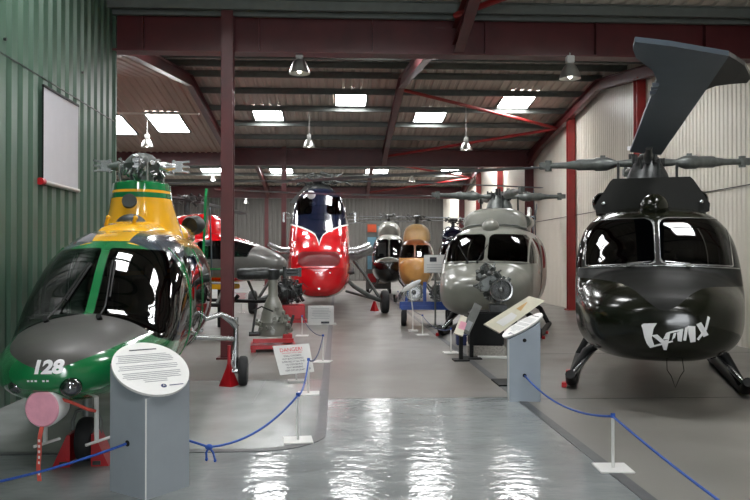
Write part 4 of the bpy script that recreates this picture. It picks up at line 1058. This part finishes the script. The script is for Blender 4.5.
# white notice box in front of the red helicopter
p = G(321, 325)
t = thing('information_box', 'white information box on the floor before the red helicopter', 'sign', p, math.radians(2))
m_ = MB(); m_.box((0,.1,.245), (.63,.2,.43), bevel=.01); m_.box((0,.1,.015), (.74,.32,.03)); build('box_body', m_, 'board', t)
m_ = MB()
for i in range(7): m_.box((-.02+.02*(i % 3), -.003, .40-.04*i), (.44-.05*(i % 2), .004, .010))
build('printed_text', m_, 'inkgrey', t)
m_ = MB(); m_.box((.1,-.003,.06), (.2,.004,.05)); build('dark_slot', m_, 'ink', t)

def easel(label, px, py, w, h, elev, tilt=.35, rz=0, lines=('inkred',), mat_='board'):
    p = G(px, py); t = thing('floor_sign', label, 'sign', p, rz)
    m_ = MB(); c = Vector((0,0,elev+h/2*math.cos(tilt))); R = Matrix.Rotation(-tilt, 3, 'X'); m_.box(c, (w,.012,h), R, bevel=.003); build('sign_board', m_, mat_, t)
    m_ = MB()
    for i in range(6): m_.box(c+R @ Vector((0,-.008,h*.32-h*.12*i)), (w*(.7-.12*(i % 3)), .003, h*.035), R)
    build('printed_text', m_, lines[0], t)
    m_ = MB(); m_.cyl((0,.05,0),(0,.02,elev+h*.6),.012); m_.box((0,.05,.01),(.2,.2,.02)); build('post', m_, 'white', t)
    return t
easel('small white notice on the floor left of the dark engine', 241, 313, .40, .30, .33, .3)

# DANGER sign
bl, br, tr, tl = (280,375), (314,371.5), (309,343), (272,346)
d = 9.8
p = W(297, 374, d); p.z = 0
t = thing('danger_sign', 'white DANGER sign with red heading and a round badge tilted beside the stanchion', 'sign', p, math.radians(4))
inv2 = (Matrix.Translation(p) @ Matrix.Rotation(math.radians(4), 4, 'Z')).inverted()
c0 = inv2 @ W(280, 375, 9.72); c1 = inv2 @ W(314, 371.5, 9.72); c2 = inv2 @ W(309, 343.5, 9.9); c3 = inv2 @ W(272.5, 346, 9.9)
xd = ((c1-c0)+(c2-c3)).normalized(); yd = ((c3-c0)+(c2-c1)).normalized(); nn = xd.cross(yd).normalized()
m_ = MB(); m_.prism([c0, c1, c2, c3], -nn*.012); build('sign_board', m_, 'board', t)
cen = (c0+c1+c2+c3)/4; wd = (c1-c0).length; ht = (c3-c0).length
m_ = MB(); text_on(m_, 'DANGER!', .075, cen+yd*ht*.26-xd*.01+nn*.003, xd, yd, wd*.66); text_on(m_, 'THIS IS NOT A PLAY AREA', .02, cen+yd*ht*.19-xd*.01+nn*.003, xd, yd, wd*.6); build('red_lettering', m_, 'inkred', t)
m_ = MB()
for i, (tx, ww) in enumerate((('SMALL CHILDREN', .52), ('MUST BE ACCOMPANIED', .62), ('SUPERVISED AT ALL TIMES', .68), ('NO STEPS BEHIND', .5), ('ANY BARRIERS', .48), ('KEEP OFF AIRCRAFT', .58))):
    text_on(m_, tx, .032, cen+yd*ht*(.085-.098*i)-xd*.01+nn*.003, xd, yd, wd*ww)
build('black_lettering', m_, 'ink', t)
m_ = MB(); q = cen+xd*wd*.37-yd*ht*.36; m_.lathe([(0,.004),(.022,.004),(.022,0)], q, nn, 24); bd = build('round_badge', m_, 'inknavy', t)
m_ = MB(); text_on(m_, 'A', .03, q-yd*.01+nn*.006, xd, yd); build('badge_symbol', m_, 'white', bd)
m_ = MB(); m_.bar((c0+c3)/2*.5+(c1+c2)/2*.5-nn*.03, Vector((0,.12,.0)), .02, .02); m_.box((0,.12,.012),(.24,.2,.024)); build('support_post', m_, 'white', t)

# stanchions and ropes
STH = .42
def stanchion(px, py, label):
    p = G(px, py); t = thing('rope_stanchion', label, 'stanchion', p, random.uniform(-.3,.3), 'white rope stanchions')
    m_ = MB(); m_.box((0,0,.008), (.26,.26,.014), bevel=.003); build('base_plate', m_, 'white', t)
    m_ = MB(); m_.cyl((0,0,.01),(0,0,STH),.0125,n=12); build('post', m_, 'white', t, 60)
    m_ = MB(); m_.cyl((0,0,STH-.02),(0,0,STH+.012),.018,n=12); build('cap', m_, 'rope', t, 60)
    return Vector((p.x, p.y, STH-.01))
sA = stanchion(298, 441, 'white rope stanchion at the rounded corner of the left bay')
sB = stanchion(308.5, 394, 'white rope stanchion in front of the DANGER sign')
sC = stanchion(323, 362, 'white rope stanchion at the walkway edge just behind the DANGER sign')
sD = stanchion(302, 336, 'thin white rope stanchion beside the gearbox stand')
sE = stanchion(613, 469, 'white rope stanchion in front of the black helicopter')
sF = stanchion(451, 353, 'white rope stanchion left of the dark angled board')
sG = stanchion(422.5, 335, 'white rope stanchion before the blue engine trolley')
sH = stanchion(398, 303, 'small far rope stanchion right of the red helicopter wheel')
def rope(a, b, sag, label, mname='rope', r=.009, group='barrier ropes', n=24):
    a, b = Vector(a), Vector(b)
    path = [a.lerp(b, i/n)-Vector((0,0,sag*4*(i/n)*(1-i/n))) for i in range(n+1)]
    o = build('barrier_rope', MB().tube(path, r, 8), mname, None, 180); tag(o, label, 'rope', group); return o

# near left podium
def podium(label, c, rz, side, hmin, tiltdir, tilt, plate, body, hole):
    t = thing('podium', label, 'podium', (c[0], c[1], 0), 0)
    R = Matrix.Rotation(rz, 3, 'Z'); td = Vector((math.cos(tiltdir), math.sin(tiltdir), 0))   # downhill direction
    zt = lambda v: hmin-math.tan(tilt)*v.dot(td)
    cr = [R @ Vector((a*side/2, b*side/2, 0)) for a, b in ((-1,-1),(1,-1),(1,1),(-1,1))]
    m_ = MB(); vs = cr+[Vector((v.x, v.y, zt(v))) for v in cr]
    m_.add(vs, [(3,2,1,0),(4,5,6,7)]+[(i,(i+1)%4,(i+1)%4+4,i+4) for i in range(4)]); build('cabinet', m_, body, t)
    m_ = MB(); e = min(cr, key=lambda v: (Vector((c[0],c[1],0))+v).length); m_.bar(e*1.003+Vector((0,0,.0)), e*1.003+Vector((0,0,zt(e))), .008, .008, up=Vector((0,1,0))); build('corner_strip', m_, 'white', t)
    nrm = Vector((td.x*math.sin(tilt), td.y*math.sin(tilt), math.cos(tilt))); across = Vector((0,0,1)).cross(td); up = nrm.cross(across)   # uphill
    if up.z < 0: up = -up
    cen = Vector((0,0,hmin+.008))+nrm*.01
    rx, ry = plate; n = 48
    ring = [cen+across*rx*math.cos(2*PI*i/n)+up*ry*math.sin(2*PI*i/n) for i in range(n)]
    m_ = MB(); m_.prism(ring, nrm*.018); pl = build('text_plate', m_, 'white', t)
    xd = up.cross(nrm); 
    m_ = MB(); o = cen+nrm*.0195
    for i in range(16):
        v = .50-.068*i
        if i in (5, 9): continue
        hw = rx*math.sqrt(max(0, 1-v*v))*.80; off = -.02*rx+ (0 if i % 4 else -.06*rx)
        if i >= 14: hw *= .45
        m_.prism([o+xd*(-hw+off)+up*ry*v, o+xd*(hw*.97+off)+up*ry*v, o+xd*(hw*.97+off)+up*(ry*v+.006), o+xd*(-hw+off)+up*(ry*v+.006)], nrm*.0008)
    build('printed_text', m_, 'inkgrey', pl)
    m_ = MB(); v = .68; m_.prism([o+xd*-.10+up*ry*v, o+xd*.10+up*ry*v, o+xd*.10+up*(ry*v+.013), o+xd*-.10+up*(ry*v+.013)], nrm*.0008); build('printed_heading', m_, 'ink', pl)
    q = o+up*ry*-.70+xd*.03; m_ = MB(); m_.lathe([(0,.001),(.020,.001),(.020,0)], q, nrm, 24); m_.prism([q+xd*.04-up*.004, q+xd*.14-up*.004, q+xd*.14+up*.004, q+xd*.04+up*.004], nrm*.0008); b_ = build('round_badge', m_, 'inknavy', pl)
    m_ = MB(); text_on(m_, 'A', .024, q-up*.008+nrm*.003, xd, up); build('badge_symbol', m_, 'white', b_)
    for hx, hz, face in hole:
        a, b = cr[face], cr[(face+1)%4]; m = a.lerp(b, hx); out = (a+b).normalized(); m_ = MB(); m_.lathe([(0,.006),(.014,.006),(.022,.004),(.022,0)], Vector((m.x,m.y,hz)), out, 16); build('rope_grommet', m_, 'black', t)
    return t, R, cr
pc = W(150, 470, 5.35); 
pod1, R1, cr1 = podium('grey podium with oval white text panel at the left foreground', (pc.x, pc.y), math.radians(-19+45+27), .385, .83, math.radians(-58), math.radians(30), (.265, .305), 'podium', [(.5, .36, 3)])
pc2 = W(523.5, 380, 8.72)
pod2, R2, cr2 = podium('pale blue-grey podium with oval panel beside the cream board', (pc2.x, pc2.y), math.radians(-10), .355, .83, math.radians(188), math.radians(30), (.20, .27), 'podium_b', [(.5, .30, 0), (.5, .70, 0)])
# ropes
f1 = Vector((pc.x, pc.y, 0))+(cr1[3]+cr1[0])/2*1.05; f1.z = .36
rope(W(-40, 489, 4.9), f1, .03, 'blue rope running from the left edge into the grey podium')
kn = W(209, 447, 5.6); 
st_ = Vector((pc.x, pc.y, 0))+(cr1[1]+cr1[2])/2*1.02; st_.z = .34
P = [st_, kn]+[kn.lerp(sA, i/14)-Vector((0,0,.10*4*(i/14)*(1-i/14))) for i in range(1, 15)]
o = build('barrier_rope', MB().tube(P, .009, 8), 'rope', None, 180); tag(o, 'knotted blue rope from the grey podium to the corner stanchion', 'rope', 'barrier ropes')
m_ = MB(); m_.ell((0,0,0),(.03,.02,.022)); m_.tube([(0,0,0),(-.02,0,-.04),(-.018,0,-.09)],.008,6); m_.tube([(0,0,0),(.03,0,-.04),(.045,0,-.10)],.008,6); m_.ell((-.018,0,-.09),(.011,.011,.014)); m_.ell((.045,0,-.10),(.011,.011,.014))
kk = build('knot', m_, 'rope', o, 60); kk.location = kn
rope(sA, sB, .10, 'short blue rope between the corner stanchion and the DANGER sign stanchion')
rope(sB, sC, .14, 'dark rope between the DANGER sign stanchion and the one behind it', 'inknavy')
rope(sC, sD, .10, 'thin dark rope from the edge stanchion toward the gearbox stand', 'inknavy', .007)
f2 = Vector((pc2.x, pc2.y, 0))+(cr2[0]+cr2[1])/2*1.03; f2.z = .30
rope(f2, sE, .12, 'blue rope sagging from the pale podium to the right stanchion')
rope(sE, W(760, 530, 4.0), .02, 'blue rope leading off the right bottom corner of the view')
rope(sF, sG, .12, 'thin dark rope along the walkway before the blue trolley', 'inknavy', .007)
rope(sG, sH, .12, 'far thin dark rope toward the red helicopter wheel', 'inknavy', .007)

# cream board on easel behind podium 2
def tilted_board(label, quad, d0, d1, mname, foot, marks=None, cat='board'):
    # quad: four photo corners (near-left, far-left, far-right, near-right) at the two depths of its long edges
    A = W(*quad[0], d0); B = W(*quad[1], d1); C_ = W(*quad[2], d1); D = W(*quad[3], d0)
    cen = (A+B+C_+D)/4; t = thing('information_board', label, cat, (cen.x, cen.y, 0), 0); o_ = Vector((cen.x, cen.y, 0))
    P = [v-o_ for v in (A,B,C_,D)]; n = (P[1]-P[0]).cross(P[3]-P[0]).normalized()
    if n.z < 0: n = -n
    m_ = MB(); m_.prism(P, -n*.03); bo = build('board_panel', m_, mname, t)
    ex = P[3]-P[0]; ey = P[1]-P[0]
    for k_, (u0, u1, v0, v1, c) in enumerate(marks or []):
        m_ = MB(); m_.prism([P[0]+ex*u+ey*v+n*.002 for u, v in ((u0,v0),(u1,v0),(u1,v1),(u0,v1))], n*.002); build('printed_panel', m_, c, bo)
    m_ = MB(); base = Vector((0,.05,0)); m_.bar(base, Vector((0,.02,(cen.z)-.05)), .06, .06, up=Vector((0,1,0))); m_.box((0,.05,.012), (foot,foot,.024)); build('post', m_, 'white' if foot < .2 else 'black', t)
    return t
tilted_board('cream tilted information board standing behind the pale podium', [(484,324),(529,296),(545,300.5),(500,333)], 9.6, 9.9, 'cream', .5,
             [(.25,.8,.62,.86,'tan'), (.3,.75,.15,.5,'white')])
tilted_board('dark grey tilted information board left of the black plinth', [(461,331),(475,302.5),(482,306.5),(469,335)], 12.0, 12.25, 'grey_dark', .3, [(.2,.8,.1,.4,'inkgrey')])
tilted_board('small cream and pink leaflet board beside the dark tilted board', [(454,333),(461,315),(467,317),(463,336)], 11.8, 12.0, 'cream', .25, [(.2,.9,.3,.7,'pink')])
p = G(464, 347); m_ = MB(); m_.box((0,0,.09), (.18,.2,.18), bevel=.01); m_.box((0,0,.19), (.19,.21,.02)); o = build('donation_box', m_, 'inknavy'); o.location = p+Vector((0,.3,0)); tag(o, 'small dark blue box on the floor below the dark tilted board', 'box')
# black plinth with bare engine
p = G(489, 357)
t = thing('plinth', 'black draped plinth on a speckled base carrying the bare engine', 'plinth', (p.x, p.y+.3, 0), math.radians(-8))
m_ = MB(); m_.box((0,0,.09), (.62,.6,.18), bevel=.005); build('plinth_base', m_, 'sandstone', t)
m_ = MB(); m_.box((0,0,.46), (.58,.56,.56), bevel=.02); build('plinth_body', m_, 'black', t)
m_ = MB(); m_.box((.1,-.45,.02), (.5,.1,.03)); build('plinth_foot', m_, 'board', t)
q = W(501.5, 290, 12.35)
t = thing('jet_engine', 'bare jet engine with round finned intake on the black plinth', 'engine', (q.x, q.y, .74), math.radians(-8))
clutter_engine('engine_core', t, (0, 0, q.z-.74), .185, .75, (-.12, 1, .02), 11, 110, 'hub', 'silver')
m_ = MB(); rr = random.Random(5)
for i in range(60):
    c_ = Vector((rr.uniform(-.38,-.02), rr.uniform(.02,.5), q.z-.74+rr.uniform(.0,.38)))
    m_.cyl(c_, c_+Vector((rr.uniform(-.09,.09), rr.uniform(-.09,.09), rr.uniform(-.08,.08))), rr.uniform(.012,.045), n=8)
m_.box((-.2,.25,q.z-.74+.1), (.3,.35,.25), bevel=.03)
build('accessory_gearbox', m_, 'hub', t, 40)
m_ = MB(); m_.box((-.05,.15,.06), (.28,.3,.12)); m_.bar((-.05,.2,.1),(-.05,.2,q.z-.74),.08,.08,up=Vector((0,1,0))); build('engine_mount', m_, 'darkmetal', t)

# blue engine trolley
p = G(429, 326)
t = thing('engine_trolley', 'blue wheeled trolley carrying two engines beside the grey helicopter', 'trolley', (p.x, p.y+.5, 0), math.radians(-6))
m_ = MB(); m_.box((0,0,.44), (1.25,1.1,.10)); m_.box((0,-.5,.50), (1.3,.06,.16)); m_.bar((-.05,-.45,.5),(-.05,-.45,1.05),.08,.08,up=Vector((0,1,0)))
for x in (-.5,.5): m_.bar((x,-.45,.5),(x*.9,-.3,.85),.06,.06)
build('trolley_frame', m_, 'blue', t)
for x in (-.55,.55):
    for y in (-.5,.5):
        w_ = MB(); w_.wheel((x,y,.19), .19, .13); w_.rim((x,y,.19), .19, .12); build('wheel', w_, 'rubber', t, 40)
for i, x in enumerate((-.31,.31)):
    e = thing('jet_engine', ('left of the two dark engines on the blue trolley', 'right of the two dark engines on the blue trolley')[i], 'engine', (0,0,0), math.radians(-6), 'engines on the blue trolley')
    v = Matrix.Rotation(math.radians(-6), 3, 'Z') @ Vector((x, -.40, 0)); e.location = (p.x+v.x, p.y+.5+v.y, .50)
    clutter_engine('engine_core', e, (0,0,.30), .2, .85, (0,1,0), 20+i, 90, 'hub', 'silver')
q = W(411, 286, 16.6)
m_ = MB(); m_.ell((0,0,0), (.26,.02,.06), rot=Matrix.Rotation(math.radians(-30), 3, 'Y')); m_.cyl((-.02,0,-.05),(.05,.1,-.55),.014)
m_.box((.05,.1,-.0-q.z+.015), (.2,.2,.03)); m_.cyl((.05,.1,-.55),(.05,.1,-q.z+.02),.014)
o = build('oval_sign', m_, 'white'); o.location = q; tag(o, 'tilted white oval sign in front of the blue engine trolley', 'sign')
q0 = W(424, 273, 16.9); q1 = W(447, 255, 16.9); cx = (q0.x+q1.x)/2
t = thing('floor_sign', 'white information sheet on a post behind the blue trolley engines', 'sign', (cx, q0.y+.9, 0), 0)
k_ = (q0.y+.9)/q0.y; zc = 1.65+((q0.z+q1.z)/2-1.65)*k_; w_ = (q1.x-q0.x)*k_; h_ = (q1.z-q0.z)*k_
t.location.x = cx*k_
m_ = MB(); m_.box((0,0,zc), (w_,.02,h_)); build('sign_board', m_, 'board', t)
m_ = MB(); m_.box((-.1*w_,-.012,zc+.25*h_), (w_*.3,.005,h_*.25)); build('picture', m_, 'ink', t)
m_ = MB()
for i in range(4): m_.box((0,-.012,zc-.02-.06*i), (w_*.75,.004,.012))
build('printed_text', m_, 'inkgrey', t)
m_ = MB(); m_.bar((0,.03,0),(0,.03,zc),.04,.04,up=Vector((0,1,0))); m_.box((0,.03,.015),(.35,.35,.03)); build('post', m_, 'grey_dark', t)

# ================================================================== LIGHT, WORLD, CAMERA
w = bpy.data.worlds.new('World'); SC.world = w; w.use_nodes = True
bg = w.node_tree.nodes['Background']; bg.inputs[0].default_value = (.86,.92,1,1); bg.inputs[1].default_value = .8
def area(name, loc, size, power, rot=(0,0,0), color=(1,.98,.95)):
    l = bpy.data.lights.new(name, 'AREA'); l.shape = 'RECTANGLE'; l.size, l.size_y = size; l.energy = power; l.color = color
    o = bpy.data.objects.new(name, l); COL.objects.link(o); o.location = loc; o.rotation_euler = rot; return o
# daylight entering through the open hangar doorway behind the viewer
area('doorway_daylight', (1.05, YF-.25, 2.2), (2.0, 4.3), 380, (math.radians(90), 0, 0), (.93,.97,1))
cam = bpy.data.cameras.new('Camera'); cam.lens = 36; cam.sensor_width = 36; cam.clip_end = 200
co = bpy.data.objects.new('Camera', cam); COL.objects.link(co); co.location = CAM
co.rotation_euler = (math.radians(90)+PIT, 0, -YAW); SC.camera = co
SC.view_settings.view_transform = 'Standard'; SC.view_settings.look = 'None'; SC.view_settings.gamma = 1; SC.view_settings.use_curve_mapping = False
SC.view_settings.exposure = 0.62
